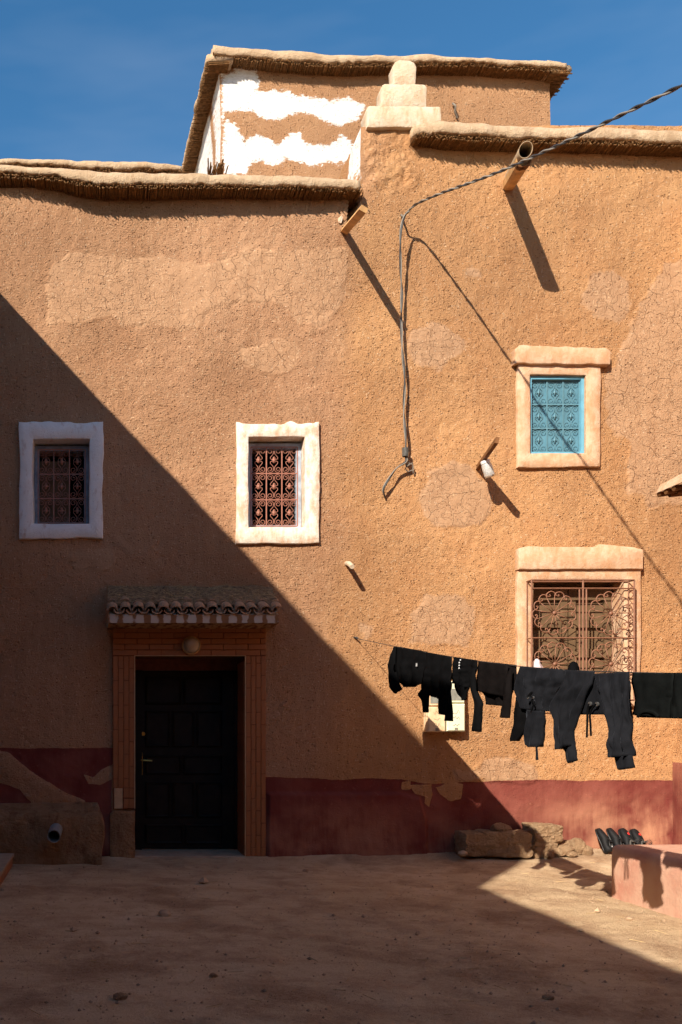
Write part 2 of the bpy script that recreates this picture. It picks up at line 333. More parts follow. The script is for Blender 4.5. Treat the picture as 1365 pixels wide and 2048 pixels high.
M['adobe'] = plaster('adobe_block', (0.42, 0.26, 0.145), (0.53, 0.36, 0.215), (0.28, 0.15, 0.075), 11, 0.05, stain_amt=0.6)
M['pebble'] = flat('pale_pebble', (0.38, 0.265, 0.17), 0.85, 0.1, var=0.3, sc=8)

def cloth_material(name, col, sheen=0.0, rough=0.9, scale=160):
    s = NT(name, rough, 0.03); s.color(s.mix(s.rng(s.noise(12, 4), 0.3, 0.7), tuple(c*0.75 for c in col), tuple(c*1.3 for c in col)))
    s.b.inputs['Sheen Weight'].default_value = sheen; s.b.inputs['Sheen Roughness'].default_value = 0.35
    s.b.inputs['Sheen Tint'].default_value = (0.6, 0.65, 0.8, 1)
    s.bump(s.noise(scale, 3), 0.002, 0.8); return s.m
M['knit'] = cloth_material('black_knit', (0.0040, 0.0040, 0.0045))
M['knit_brown'] = cloth_material('brown_black_knit', (0.0065, 0.0052, 0.0052))
M['velour'] = cloth_material('black_velour', (0.0100, 0.0105, 0.0130), 0.05, 0.85)
M['jersey'] = cloth_material('black_jersey', (0.0055, 0.0063, 0.0063))
M['pinkcloth'] = cloth_material('pale_pink_cloth', (0.60, 0.50, 0.52))

def glass_material():
    s = NT('jar_glass', 0.12, 0.5); s.color((0.80, 0.80, 0.78)); s.b.inputs['Transmission Weight'].default_value = 0.55; s.b.inputs['Roughness'].default_value = 0.25
    return s.m
M['glass'] = glass_material()
def lamp_material():
    s = NT('frosted_lamp_glass', 0.35, 0.4); s.color(s.mix(s.noise(14, 3), (0.36, 0.25, 0.15), (0.46, 0.35, 0.23))); return s.m
M['lampglass'] = lamp_material()
def fascia_material():
    s = NT('stained_canopy_edge', 0.9, 0.1)
    sp = s.t.nodes.new('ShaderNodeSeparateXYZ'); s.t.links.new(s.warp(6, 0.05), sp.inputs[0])
    w = s.math('SINE', s.math('MULTIPLY', sp.outputs[0], 2*math.pi/0.131))
    f = s.rng(s.math('ADD', w, s.math('MULTIPLY', s.math('SUBTRACT', s.noise(7, 4), 0.5), 5.0)), -0.1, 0.35)
    s.color(s.mix(f, (0.50, 0.41, 0.34), (0.24, 0.115, 0.055))); s.bump(s.noise(40, 4), 0.004); return s.m
M['fascia'] = fascia_material()
def soffit_material():
    s = NT('stained_soffit', 0.9, 0.1)
    f = s.rng(s.noise(7, 4, 0.6, s.mapv((2.2, 0.8, 1), (0, 0, 0.5))), 0.45, 0.58)
    s.color(s.mix(f, (0.42, 0.25, 0.125), (0.16, 0.07, 0.03))); return s.m
M['soffit'] = soffit_material()
def ground_material():
    s = NT('packed_earth', 0.95, 0.1)
    n1, n2, n3 = s.noise(0.55, 5, 0.6), s.noise(3.5, 6, 0.62), s.noise(45, 6, 0.7)
    col = s.mix(s.rng(n1, 0.35, 0.65), (0.53, 0.375, 0.222), (0.62, 0.46, 0.295))
    col = s.mix(s.rng(n2, 0.46, 0.66, 0, 0.55), col, (0.37, 0.215, 0.115))
    col = s.mix(s.rng(s.noise(1.3, 6, 0.65), 0.49, 0.64, 0, 0.75), col, (0.24, 0.13, 0.07))
    stretch = s.noise(2.0, 6, 0.65, s.mapv((0.6, 2.2, 1)))
    col = s.mix(s.rng(stretch, 0.50, 0.66, 0, 0.35), col, (0.29, 0.165, 0.095))
    col = s.mix(s.rng(s.noise(9, 5, 0.7), 0.56, 0.72, 0, 0.5), col, (0.25, 0.14, 0.08))
    col = s.mix(s.rng(n3, 0.42, 0.72, 0, 0.4), col, (0.66, 0.50, 0.33))
    col = s.mix(s.rng(s.vor(55), 0.16, 0.08, 0, 0.5), col, (0.27, 0.15, 0.08))
    s.color(col)
    h = s.math('ADD', s.math('MULTIPLY', n2, 1.2), s.math('ADD', s.math('MULTIPLY', n3, 0.5), s.math('MULTIPLY', s.noise(140, 3), 0.25)))
    s.bump(h, 0.034, 1.0); return s.m
M['ground'] = ground_material()

# ------------------------------------------------------------------ ground
def ground_z(x, y):
    x, y = np.asarray(x, float), np.asarray(y, float)
    near = np.clip(1 - (np.abs(x) + np.abs(y)) / 60, 0, 1)
    z = 0.018*fbm(x*0.9, y*0.9, 0, 3, 5)*near + (0.011*fbm(x*5, y*5, 0, 4, 9) - 0.012*sstep(0.72, 0.9, vnoise(x*4.3, y*4.3, 0, 19)))*near
    z = z + 0.055*sstep(-0.5, 3.0, x)*sstep(-0.9, -0.1, y) - 0.035*sstep(-1.0, -2.5, x)*sstep(-0.9, -0.1, y)
    z = z + 0.050*sstep(-0.34, 0.0, y)*(0.6 + 0.6*fbm(x*2.2, 0, 0, 3, 3))*sstep(0.02, 0.0, y)
    return z
xs = np.concatenate([[-300, -120, -50, -22, -12, -7], np.arange(-5.0, 5.01, 0.028), [7, 12, 22, 50, 120, 300]])
ys = np.concatenate([[-300, -120, -50, -25, -16, -12], np.arange(-10.4, 0.31, 0.028), [1, 3, 8, 20, 60, 150, 300]])
ground = put('ground', grid_mesh('ground', xs, ys, lambda x, y: np.stack([x, y, ground_z(x, y)], -1), M['ground']))
tag(ground, 'packed reddish earth of the courtyard floor', None, kind='structure')

# ------------------------------------------------------------------ house walls
# openings in the facade, in photograph pixels: x0, x1, y0 (top), y1 (bottom)
WIN = {'shade': ((40, 206, 847, 1078), (66, 180, 880, 1050)),
       'sun':   ((472, 638, 846, 1088), (496, 609, 875, 1056)),
       'blue':  ((1033, 1197, 722, 936), (1057, 1169, 752, 909)),
       'low':   ((1031, 1277, 1122, 1412), (1062, 1243, 1160, 1388))}
DOOR = (270, 490, 1312, 1722)
def rect_w(r): return PX(r[0]), PX(r[1]), PZ(r[3]), PZ(r[2])
open_left = [rect_w((r[1][0]-3, r[1][1]+3, r[1][2]-3, r[1][3]+3)) for r in (WIN['shade'], WIN['sun'])] + [(PX(DOOR[0])-0.004, PX(DOOR[1])+0.004, -0.3, PZ(DOOR[2])+0.004)]
open_right = [rect_w((r[1][0]-3, r[1][1]+3, r[1][2]-3, r[1][3]+3)) for r in (WIN['blue'], WIN['low'])]
flats = [rect_w(WIN[k][0]) for k in WIN] + [(PX(222), PX(534), -0.3, PZ(1252))]

SEAM_Y = np.array([200, 345, 390, 425, 460, 700, 1100, 1800], float); SEAM_X = np.array([722, 722, 728, 712, 694, 690, 700, 704], float)
def seam(z):                                   # where the two houses meet, along the height
    py = VPY - (z - CZ) * FPX / (-CY)
    return PX(np.interp(py, SEAM_Y, SEAM_X)) + 0.012*fbm(z*3.1, 0, 0, 3, 44)
B0 = PX(692)
POLY_PATCH = [  # smoother, greyer mud patches (pixels)
    [(96,590),(104,520),(150,500),(240,502),(345,512),(400,530),(470,512),(560,498),(640,496),(692,505),(680,600),(640,642),(600,640),(540,612),(480,612),(402,622),(395,660),(330,664),(240,660),(225,628),(150,640),(98,645)],
    [(914,548),(922,532),(945,526),(964,536),(966,556),(950,568),(926,566)],
    [(826,690),(836,664),(866,648),(900,660),(924,684),(916,716),(880,738),(846,730),(828,712)],
    [(850,1000),(862,945),(905,925),(955,940),(985,985),(980,1020),(960,1048),(920,1050),(870,1045)],
    [(826,1230),(850,1195),(910,1188),(946,1215),(945,1265),(930,1300),(860,1300),(830,1280)],
    [(1165,590),(1180,548),(1225,535),(1262,560),(1264,610),(1235,640),(1190,638),(1168,615)],
    [(1400,515),(1330,535),(1300,570),(1270,640),(1240,715),(1215,760),(1215,840),(1250,900),(1258,985),(1312,1008),(1400,1000)],
    [(478,690),(560,680),(600,700),(590,735),(520,745),(480,730)], [(905,1538),(1000,1528),(1062,1535),(1062,1562),(905,1562)],
    [(140,1100),(230,1095),(235,1140),(150,1145)], [(720,1250),(750,1245),(752,1280),(725,1285)]]
POLY_DADO = [[(-300,1497),(224,1498),(224,1800),(-300,1800)], [(528,1556),(800,1560),(850,1566),(1000,1562),(1500,1560),(1500,1800),(528,1800)]]
POLY_PEEL = [[(168,1548),(186,1556),(205,1540),(226,1532),(228,1556),(200,1568),(178,1566)],
             [(-60,1488),(20,1508),(80,1552),(130,1586),(172,1603),(150,1614),(70,1614),(40,1578),(-60,1548)],
             [(806,1566),(820,1564),(818,1576),(806,1576)],
             [(824,1572),(842,1568),(866,1566),(866,1590),(858,1614),(850,1606),(850,1592),(832,1586)],
             [(868,1574),(900,1562),(926,1568),(922,1598),(900,1602),(880,1590)]]
PLINTH = [(536,1586),(800,1586),(838,1596),(852,1640),(856,1900),(532,1900)]
MUDRIB = [(-60,1492),(30,1510),(90,1550),(140,1582),(190,1606),(120,1612),(60,1606),(30,1568),(-60,1540)]
ROUGH = [(722,255),(830,262),(850,300),(835,380),(760,400),(728,380)]
def pxy(x, z): k = FPX / (-CY); return VPX + (x - CX)*k, VPY - (z - CZ)*k
def wall_fields(x, z):
    px, py = pxy(x, z); wob = 22*fbm(x*3, z*3, 0, 4, 71)
    patch = np.zeros_like(x)
    for p in POLY_PATCH: patch = np.maximum(patch, np.clip(0.5 + (sdf(p, px, py) + wob)/26, 0, 1))
    dado = np.zeros_like(x)
    for p in POLY_DADO: dado = np.maximum(dado, np.clip(0.5 + (sdf(p, px, py) + 0.20*wob)/8, 0, 1))
    for p in POLY_PEEL: dado = np.minimum(dado, 1 - np.clip(0.5 + (sdf(p, px, py) + 0.3*wob)/8, 0, 1))
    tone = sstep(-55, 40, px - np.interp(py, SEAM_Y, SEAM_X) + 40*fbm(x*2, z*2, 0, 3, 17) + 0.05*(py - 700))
    rough = np.clip(0.5 + (sdf(ROUGH, px, py) + 1.5*wob)/40, 0, 1)
    for pt in ((768,1005,26),(640,655,22),(1150,640,14),(330,1110,40),(560,1420,26),(545,1350,20),(120,1150,20)):
        rough = np.maximum(rough, 0.55*np.clip(1.2 - np.hypot(px-pt[0], py-pt[1])/pt[2] + 0.06*wob, 0, 1))
    dust = 0.55*sstep(1600, 1715, py + 60*fbm(x*1.4, z*1.4, 0, 3, 23))
    dust = np.maximum(dust, 0.95*sstep(980, 1250, px)*sstep(1565, 1665, py))
    return patch, dado, tone, rough, dust
def wall_out(x, z):
    """how far the mud skin stands out of the plane y = 0 (towards the yard)"""
    px, py = pxy(x, z)
    att = np.ones_like(x)
    for (a, b, c, d) in flats:
        dd = np.maximum(np.maximum(a - x, x - b), np.maximum(c - z, z - d)); att = np.minimum(att, sstep(-0.02, 0.22, dd))
    o = 0.030*fbm(x*0.7, z*0.7, 0, 3, 1)*att + 0.011*fbm(x*3.6, z*3.6, 0, 3, 2)*(0.25+0.75*att) + 0.0055*fbm(x*13, z*13, 0, 3, 3)*(0.3+0.7*att)
    patch, dado, tone, rough, dust = wall_fields(x, z)
    wob = fbm(x*14, z*14, 0, 3, 8)
    lump = 1 - np.abs(fbm(x*15 + 0.6*wob, z*15, 0, 2, 401)); smooth_ = 1 - 0.75*np.clip(patch, 0, 1); smooth_ = smooth_*(1 - 0.9*np.clip(dado, 0, 1))
    o = o + (0.0030*(lump - 0.7) + 0.0050*fbm(x*26, z*26, 0, 3, 402) - 0.005*sstep(0.84, 0.97, vnoise(x*21, z*21, 0, 411)))*smooth_
    o = o + 0.010*sstep(0.4, 0.62, patch + 0.15*wob)*att
    o = o + 0.045*rough*fbm(x*9, z*9, 0, 4, 31)
    o = o + 0.045*sstep(0, 7, sdf(PLINTH, px, py) + 3) + 0.012*sstep(-6, 16, sdf(MUDRIB, px, py) + 14*wob)*(1 + 0.9*fbm(x*12, z*12, 0, 3, 67))
    o = o + 0.025*sstep(0.30, 0.0, z)*(0.5 + 0.5*fbm(x*4, z*4, 0, 3, 66))
    o = o*sstep(0.0, 0.0001, np.abs(x) + 1)
    return o
def wall_m1(v):
    p, d, t, r, u = wall_fields(v[:, 0], v[:, 2]); p = sstep(0.38, 0.62, p + 0.35*fbm(v[:,0]*9, v[:,2]*9, 0, 4, 305)); return np.stack([p, d, t, np.ones_like(p)], -1)
def wall_m2(v):
    p, d, t, r, u = wall_fields(v[:, 0], v[:, 2])
    px, py = pxy(v[:, 0], v[:, 2]); w = np.zeros_like(p)
    return np.stack([r, w, u, np.ones_like(p)], -1)
def snap(lines, edges):
    lines = lines.copy()
    for e in edges: lines[np.argmin(np.abs(lines - e))] = e
    return np.sort(lines)
RES = 0.0125
zs_all = snap(np.arange(-0.15, 7.78, RES), [e for o in open_left + open_right for e in (o[2], o[3])])
NOTCH = [(664,380),(740,380),(734,398),(712,428),(700,440),(690,462),(680,436),(672,410)]
def facade(name, x0, x1, ztop, openings, parent, notch=None):
    U = snap(np.append(np.arange(x0, x1, RES), x1), [e for o in openings for e in (o[0], o[1])]); V = zs_all[zs_all <= ztop + 1e-6]
    def pos(u, v):
        w = np.clip(1 - np.abs(u - B0)/0.7, 0, 1); x = u + (seam(v) - B0)*w*w*(3-2*w)
        return np.stack([x, -wall_out(x, v), v], -1)
    uc, vc = np.meshgrid((U[1:]+U[:-1])/2, (V[1:]+V[:-1])/2); keep = np.ones(uc.shape, bool)
    for (a, b, c, d) in openings: keep &= ~((uc > a) & (uc < b) & (vc > c) & (vc < d))
    if notch:
        npx, npy = pxy(uc, vc); keep &= ~(sdf(notch, npx, npy) > 0)
    return put(name, grid_mesh(name, U, V, pos, M['mud'], keep, {'m1': wall_m1, 'm2': wall_m2}), parent)

XL, XR = -4.4, 3.62
house_l = empty('mud_house', (-2, 0, 0))
tag(house_l, 'lower mud-plastered house with dark wooden door, tiled canopy and two white-framed windows', 'house', 'mud-walled houses round the courtyard')
house_r = empty('mud_house', (2, 0, 0))
tag(house_r, 'taller orange mud house with blue window, barred window and stepped white merlon', 'house', 'mud-walled houses round the courtyard')
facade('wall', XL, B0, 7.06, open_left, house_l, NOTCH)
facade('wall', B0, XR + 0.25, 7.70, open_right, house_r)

def shell(name, x0, x1, y0, y1, z0, z1, parent, skip_front=True, mat='mud'):
    m = MB()
    m.add([(x0,y0,z0),(x1,y0,z0),(x1,y1,z0),(x0,y1,z0),(x0,y0,z1),(x1,y0,z1),(x1,y1,z1),(x0,y1,z1)],
          [(1,2,6,5),(2,3,7,6),(3,0,4,7),(4,5,6,7)] + ([] if skip_front else [(0,1,5,4)]))
    return m.build(name, M[mat], parent)
shell('rear_wall', XL, PX(664), 0.05, 6.0, -0.2, 6.80, house_l)
# the right house rises above the left roof: its left flank is a limewashed mud face
def flank(parent):
    U = np.arange(0.0, 6.0, 0.04); V = zs_all[(zs_all >= 6.2) & (zs_all <= 7.70 + 1e-6)]
    def pos(u, v):
        off = np.where(u < 1e-6, 0.0, 0.02*fbm(u*4, v*4, 0, 3, 51)) + 0.10*sstep(0, 0.3, u)*sstep(7.6, 6.6, v)
        return np.stack([seam(v) - off, u - wall_out(seam(v), v)*(u < 1e-6), v], -1)
    def m2(vv):
        n = len(vv); w = np.clip(0.9 - 0.6*sstep(7.45, 6.9, vv[:,2]), 0, 1)*sstep(0.5, 0.45, vv[:,1]); return np.stack([np.zeros(n), w*0.75, np.zeros(n), np.ones(n)], -1)
    def m1(vv): n = len(vv); return np.stack([np.zeros(n), np.zeros(n), np.ones(n), np.ones(n)], -1)
    return put('side_wall', grid_mesh('side_wall', U, V, pos, M['mud'], None, {'m1': m1, 'm2': m2}, flip=True), parent)
flank(house_r)
shell('rear_wall', PX(736), XR + 0.2, 0.05, 6.0, -0.2, 7.5, house_r)

# ------------------------------------------------------------------ eaves: mud cap on a layer of reeds
def eave(parent, prof, lip_y, back, xf=None, reed_rows=2, seed=0, end_caps=True, wave=0.03, over=1.0):
    """prof: list of (s, z of cap top, z of cap underside, z of reed underside) along the eave; xf(s, o, z) -> world, o grows outwards"""
    r_ = random.Random(seed); xf = xf or (lambda s, o, z: (s, -o, z))
    pr = np.array(prof, float); s0, s1 = pr[0,0], pr[-1,0]
    S = np.arange(s0, s1 + 1e-6, 0.03)
    zt, zb, zr = (np.interp(S, pr[:,0], pr[:,i]) for i in (1,2,3)); rt_ = np.clip((zb - zr)*0.42, 0.028, 0.06); zb = zb - 0.008; zr = zb - rt_
    lipv = np.interp(S, pr[:,0], pr[:,4]) if pr.shape[1] > 4 else np.full(len(S), lip_y)
    rough = fbm(S*5, S*0+seed, 0, 4, seed+3); rough2 = fbm(S*2, S*0+seed, 0, 3, seed+9); rag = fbm(S*16, S*0, 0, 3, seed+77)
    rings = []
    for i, s in enumerate(S):
        l = lipv[i] + wave*rough2[i]*0.7 + 0.012*rough[i]; t, b = zt[i] + 0.007*rough[i], zb[i] + 0.022*rag[i] + 0.006*rough[i]
        h = t - b
        sec = [(-back, b+0.01), (-back, t+0.07), (l*0.25, t+0.05), (l-0.09, t+0.022), (l-0.018, t+0.006), (l-0.001, t-0.10*h), (l+0.006, t-0.45*h), (l+0.006, t-0.85*h), (l-0.010, b), (l-0.07, b+0.012)]
        rings.append([xf(s + 0.006*r_.uniform(-1,1), o + 0.008*fbm(s*9, o*9+k, 0, 2, seed+40), z + 0.004*float(vnoise(s*11, k, 0, seed+60))) for k, (o, z) in enumerate(sec)])
    m = MB().rings(rings); cap = m.build('mud_cap', M['cap'], parent, True)
    g = MB(); n = int((s1 - s0)/0.0105)
    for row in range(reed_rows):
        for k in range(n):
            s = s0 + (k + r_.random())*(s1-s0)/n; i = min(int((s-s0)/0.03), len(S)-1)
            rr = r_.uniform(0.0040, 0.0070); z = zr[i] + rr + (zb[i]-zr[i])*(row + 0.25 + 0.3*r_.random())/reed_rows
            l = lipv[i] + wave*rough2[i]*0.7 - 0.022 + r_.gauss(0, 0.006) - 0.006*(reed_rows-1-row) + (r_.uniform(0.01, 0.05) if r_.random() < 0.14 else 0)
            dz = r_.gauss(0, 0.003) - (0.012 if r_.random() < 0.03 else 0); ds = r_.gauss(0, 0.007)
            g.tube([xf(s, -back*0.6, z+0.012), xf(s + ds, l, z + dz)], rr, 5)
    tag(g.build('reeds', M['reed'], cap), kind='stuff')
    return cap
def zprof(pts, lip):   # pixel profile -> (s, z...) on the lip plane
    out = []
    for p in pts:
        l = float(np.interp(p[0], [q[0] for q in lip], [q[1] for q in lip])); out.append((PX(p[0], -l), PZ(p[1], -l), PZ(p[2], -l), PZ(p[3], -l), l))
    return out
eave(house_l, zprof([(-160,322,334,362),(0,327,341,366),(60,333,345,368),(120,336,349,372),(150,340,360,378),(200,343,364,382),(300,345,366,383),(400,347,367,381),(500,349,368,382),(600,353,371,383),(680,358,375,386),(727,359,375,388)], [(-160,0.17),(0,0.18),(120,0.22),(250,0.265),(400,0.255),(550,0.22),(690,0.17),(740,0.15)]), 0.17, 0.45, reed_rows=2, seed=11)
eave(house_r, zprof([(832,248,266,280),(850,243,262,282),(900,244,268,288),(960,248,270,292),(1040,251,272,294),(1100,252,273,296),(1200,254,276,298),(1300,258,280,298),(1430,262,284,300)], [(830,0.17),(900,0.20),(1400,0.21)]), 0.18, 0.45, reed_rows=2, seed=23)
# rear parapet of the left roof
def lift(Y): return lambda s, o, z: (s, Y - o, z)
def zprof_at(pts, Y): return [(PX(p[0], Y), PZ(p[1], Y), PZ(p[2], Y), PZ(p[3], Y)) for p in pts]
eave(house_l, zprof_at([(-120,316,330,345),(0,318,326,338),(100,318,327,340),(180,321,334,346),(260,323,336,348),(340,327,337,350),(366,330,339,350)], 1.0), 0.15, 0.35, lift(1.15), 2, 31)
MB().box(XL, PX(360, 1.2), 1.2, 1.5, 6.7, PZ(348, 1.2)).build('rear_parapet', M['mud'], house_l)
# small heap of reeds and mud left on the parapet
hp = MB(); 
for k in range(26):
    s = rng.uniform(PX(422, 0.1), PX(452, 0.1)); z = PZ(342, 0.1) + rng.uniform(-0.01, 0.05); hp.tube([(s, 0.35, z), (s + rng.gauss(0, 0.03), 0.02 + rng.gauss(0, 0.03), z + rng.gauss(0, 0.012))], 0.007, 5)
tag(hp.build('reeds', M['reed'], house_l), kind='stuff')
# wall plate behind the notch under the left eave
MB().box(PX(655), PX(745), 0.10, 0.16, PZ(396), PZ(384)).build('roof_beam', M['wood_dark'], house_l)
MB().add([P(676,437,-0.01), P(684,430,-0.035), P(687,434,-0.03), P(683,446,-0.01), P(678,446,-0.01), P(682,438,0.03)], [(0,1,2,3,4),(5,2,1,0),(5,0,4,3,2)]).build('plaster_flake', M['white'], house_l)
# end face of the right eave
MB().add([P(822,262,-0.02), P(852,246,-0.17), P(850,268,-0.17), P(838,288,-0.05), P(826,272,0.0)], [(0,1,2,3,4),(4,3,2,1,0)]).build('eave_end', M['wood'], house_r)

# ------------------------------------------------------------------ rooftop storey behind
TY = 1.5
tower = empty('rooftop_storey', (1, TY, 6.8))
tag(tower, 'upper roof storey of brown mud with rough white paint bands under a reed eave', 'house', 'mud-walled houses round the courtyard')
def tpoly(c): return [(340 + a/3.102, 60 + b/3.102) for a, b in c]
WHITE = [tpoly([(318,260),(345,250),(365,262),(400,262),(395,235),(440,222),(545,224),(558,345),(530,375),(600,372),(640,366),(700,372),(745,368),(760,396),(830,412),(930,420),(1000,436),(1040,420),(1110,430),(1215,468),(1190,520),(1160,560),(1070,590),(960,572),(910,532),(830,518),(770,522),(720,545),(640,560),(560,540),(500,505),(420,500),(340,512),(322,500)]),
         tpoly([(318,500),(340,512),(330,590),(350,560),(400,580),(440,655),(470,690),(500,665),(545,650),(610,680),(660,700),(740,650),(800,636),(825,690),(850,715),(960,712),(1040,702),(1062,650),(1100,665),(1152,735),(1130,830),(980,822),(900,845),(820,830),(720,800),(700,835),(640,842),(560,800),(500,812),(470,885),(350,900),(330,760),(345,640)])]
def t_fields(v):
    px = VPX + (v[:,0]-CX)*FPX/(v[:,1]-CY); py = VPY - (v[:,2]-CZ)*FPX/(v[:,1]-CY)
    w = np.zeros(len(v)); wob = 5*fbm(v[:,0]*6, v[:,2]*6, 0, 3, 91)
    for p in WHITE: w = np.maximum(w, np.clip(0.5 + (sdf(p, px, py) + wob)/24, 0, 1))
    return px, py, w
def t_m1(v): n = len(v); return np.stack([0.25*np.ones(n), np.zeros(n), 0.45*np.ones(n), np.ones(n)], -1)
def t_m2(v): px, py, w = t_fields(v); n = len(v); return np.stack([np.zeros(n), w, np.zeros(n), np.ones(n)], -1)
tx0, tx1 = PX(441, TY), PX(1098, TY); tz1 = 9.46
def t_pos(u, v):
    x = tx0 + (tx1 - tx0)*u + 0.03*(v - 7)*(u - 0.5)*0.3 + 0.02*fbm(v*2, u*0, 0, 3, 5)*(np.abs(u-0.5)*2)
    return np.stack([x, TY - 0.016*fbm(x*1.2, v*1.2, 0, 3, 61) - 0.006*fbm(x*7, v*7, 0, 3, 62), v], -1)
put('wall', grid_mesh('wall', np.linspace(0, 1, 200), np.arange(6.7, tz1, 0.02), t_pos, M['mud'], None, {'m1': t_m1, 'm2': t_m2}), tower)
LSK = -0.055                                            # the left flank runs back slightly outwards
def tl_pos(u, v):
    p = t_pos(np.zeros_like(u), v); y = p[:,1] + u
    return np.stack([p[:,0] + LSK*u + 0.012*fbm(u*3, v*3, 0, 3, 63)*sstep(0, .2, u), y, v], -1)
def tl_m2(v):
    n = len(v); d = v[:,1] - TY; w = 0.60 + 0.30*fbm(v[:,1]*1.1, v[:,2]*0.55, 0, 3, 88) - 0.55*sstep(9.30, 9.42, v[:,2]) - 0.5*np.exp(-((d-0.35-0.25*(v[:,2]-8.3))/0.09)**2)
    return np.stack([np.zeros(n), np.clip(w, 0, 1), np.zeros(n), np.ones(n)], -1)
put('side_wall', grid_mesh('side_wall', np.arange(0, 4.6, 0.03), np.arange(6.7, tz1, 0.03), tl_pos, M['mud'], None, {'m1': t_m1, 'm2': tl_m2}, flip=True), tower)
def tr_pos(u, v):
    p = t_pos(np.ones_like(u), v); return np.stack([p[:,0], p[:,1] + u, v], -1)
put('side_wall', grid_mesh('side_wall', np.arange(0, 4.6, 0.1), np.arange(6.7, tz1, 0.06), tr_pos, M['mud'], None, {'m1': t_m1}), tower)
MB().box(tx0 - 0.2, tx1, 5.9, 6.0, 6.7, 9.4).build('rear_wall', M['mud'], tower)
TL = TY - 0.19
eave(tower, zprof_at([(427,89,104,116),(470,93,108,122),(520,96,112,127),(600,102,120,136),(660,109,124,140),(720,112,125,140),(780,111,124,139),(850,107,122,139),(900,112,122,138),(950,117,124,141),(1000,118,128,142),(1060,121,130,146),(1110,122,134,148),(1136,127,137,152)], TL), 0.19, 0.5, lift(TY), 2, 41)
zc = PZ(105, TL)
eave(tower, [(TL + 0.03, zc - 0.01, zc-0.085, zc-0.165), (TL+1.0, zc+0.02, zc-0.07, zc-0.16), (TL+2.2, zc-0.05, zc-0.13, zc-0.22), (TL+4.4, zc-0.02, zc-0.10, zc-0.19)],
     0.20, 0.12, lambda s, o, z: (tx0 + 0.01 + LSK*(s-TY) - o, s, z), 2, 51)
zc2 = PZ(129, TL)
eave(tower, [(TL + 0.03, zc2, zc2-0.06, zc2-0.14), (TL+4.4, zc2, zc2-0.06, zc2-0.14)], 0.16, 0.12, lambda s, o, z: (tx1 + 0.02 + o, s, z), 2, 61)
# wire stub on that wall
sm = MB(); sm.tube([P(906,207,TY-0.02), P(912,212,TY-0.09), P(910,222,TY-0.06), P(915,236,TY-0.02)], 0.012, 5); tag(sm.build('wire_stub', M['cable_g']), 'short bent wire stub on the upper storey wall', 'wire')

# ------------------------------------------------------------------ stepped merlon on the corner
def noisy_box_loop(pts, n):          # resample a closed polygon
    out = []
    for i in range(len(pts)):
        a, b = Vector(pts[i]), Vector(pts[(i+1) % len(pts)]); k = max(1, int((b-a).length/n))
        out += [a + (b-a)*j/k for j in range(k)]
    return out
def slab_outline(pts2, y0, y1, mat, name, parent, bev=0.025, step=0.03, seed=0, amp=0.006):
    """upright slab with outline pts2 (x, z), from y0 (front) to y1, rounded rim"""
    lp = noisy_box_loop([Vector((p[0], p[1])) for p in pts2], step); n = len(lp)
    c = sum(lp, Vector((0, 0)))/n
    nr = []
    for i in range(n):
        t = (lp[(i+1) % n] - lp[i-1]).normalized(); nr.append(Vector((t.y, -t.x)))
    area = sum(lp[i].x*lp[(i+1)%n].y - lp[(i+1)%n].x*lp[i].y for i in range(n))
    sg = 1 if area > 0 else -1
    def ring(y, ins):
        return [(lp[i].x - sg*nr[i].x*ins + amp*float(fbm(lp[i].x*9, lp[i].y*9, 0, 3, seed)), y + amp*0.6*float(fbm(lp[i].x*7, lp[i].y*7, y*7, 2, seed+5)), lp[i].y - sg*nr[i].y*ins + amp*float(fbm(lp[i].x*9, lp[i].y*9, 0, 3, seed+3))) for i in range(n)]
    rg = [ring(y1, bev*0.6), ring(y1-bev, 0), ring(y0+bev, 0), ring(y0+bev*0.35, bev*0.3), ring(y0, bev)]
    m = MB().rings(rg, cap=True); return autosmooth(m.build(name, mat, parent, True), 35)
def tier(x0, x1, y0, y1, ya, yb, sd, r=5):
    o = [(x0, y1), (x0, y0+r), (x0+r*0.4, y0+r*0.35), (x0+r, y0), (x1-r, y0+1), (x1-r*0.35, y0+r*0.4), (x1, y0+r), (x1, y1)]
    slab_outline([(PX(a, ya), PZ(b, ya)) for a, b in o], ya, yb, M['cream'], 'merlon_tier', house_r, 0.012, 0.03, sd, 0.007)
tier(735, 883, 211, 254, -0.045, 0.20, 3); tier(763, 854, 167, 214, -0.042, 0.15, 13, 7); tier(786, 833, 119, 170, -0.039, 0.11, 23, 13)
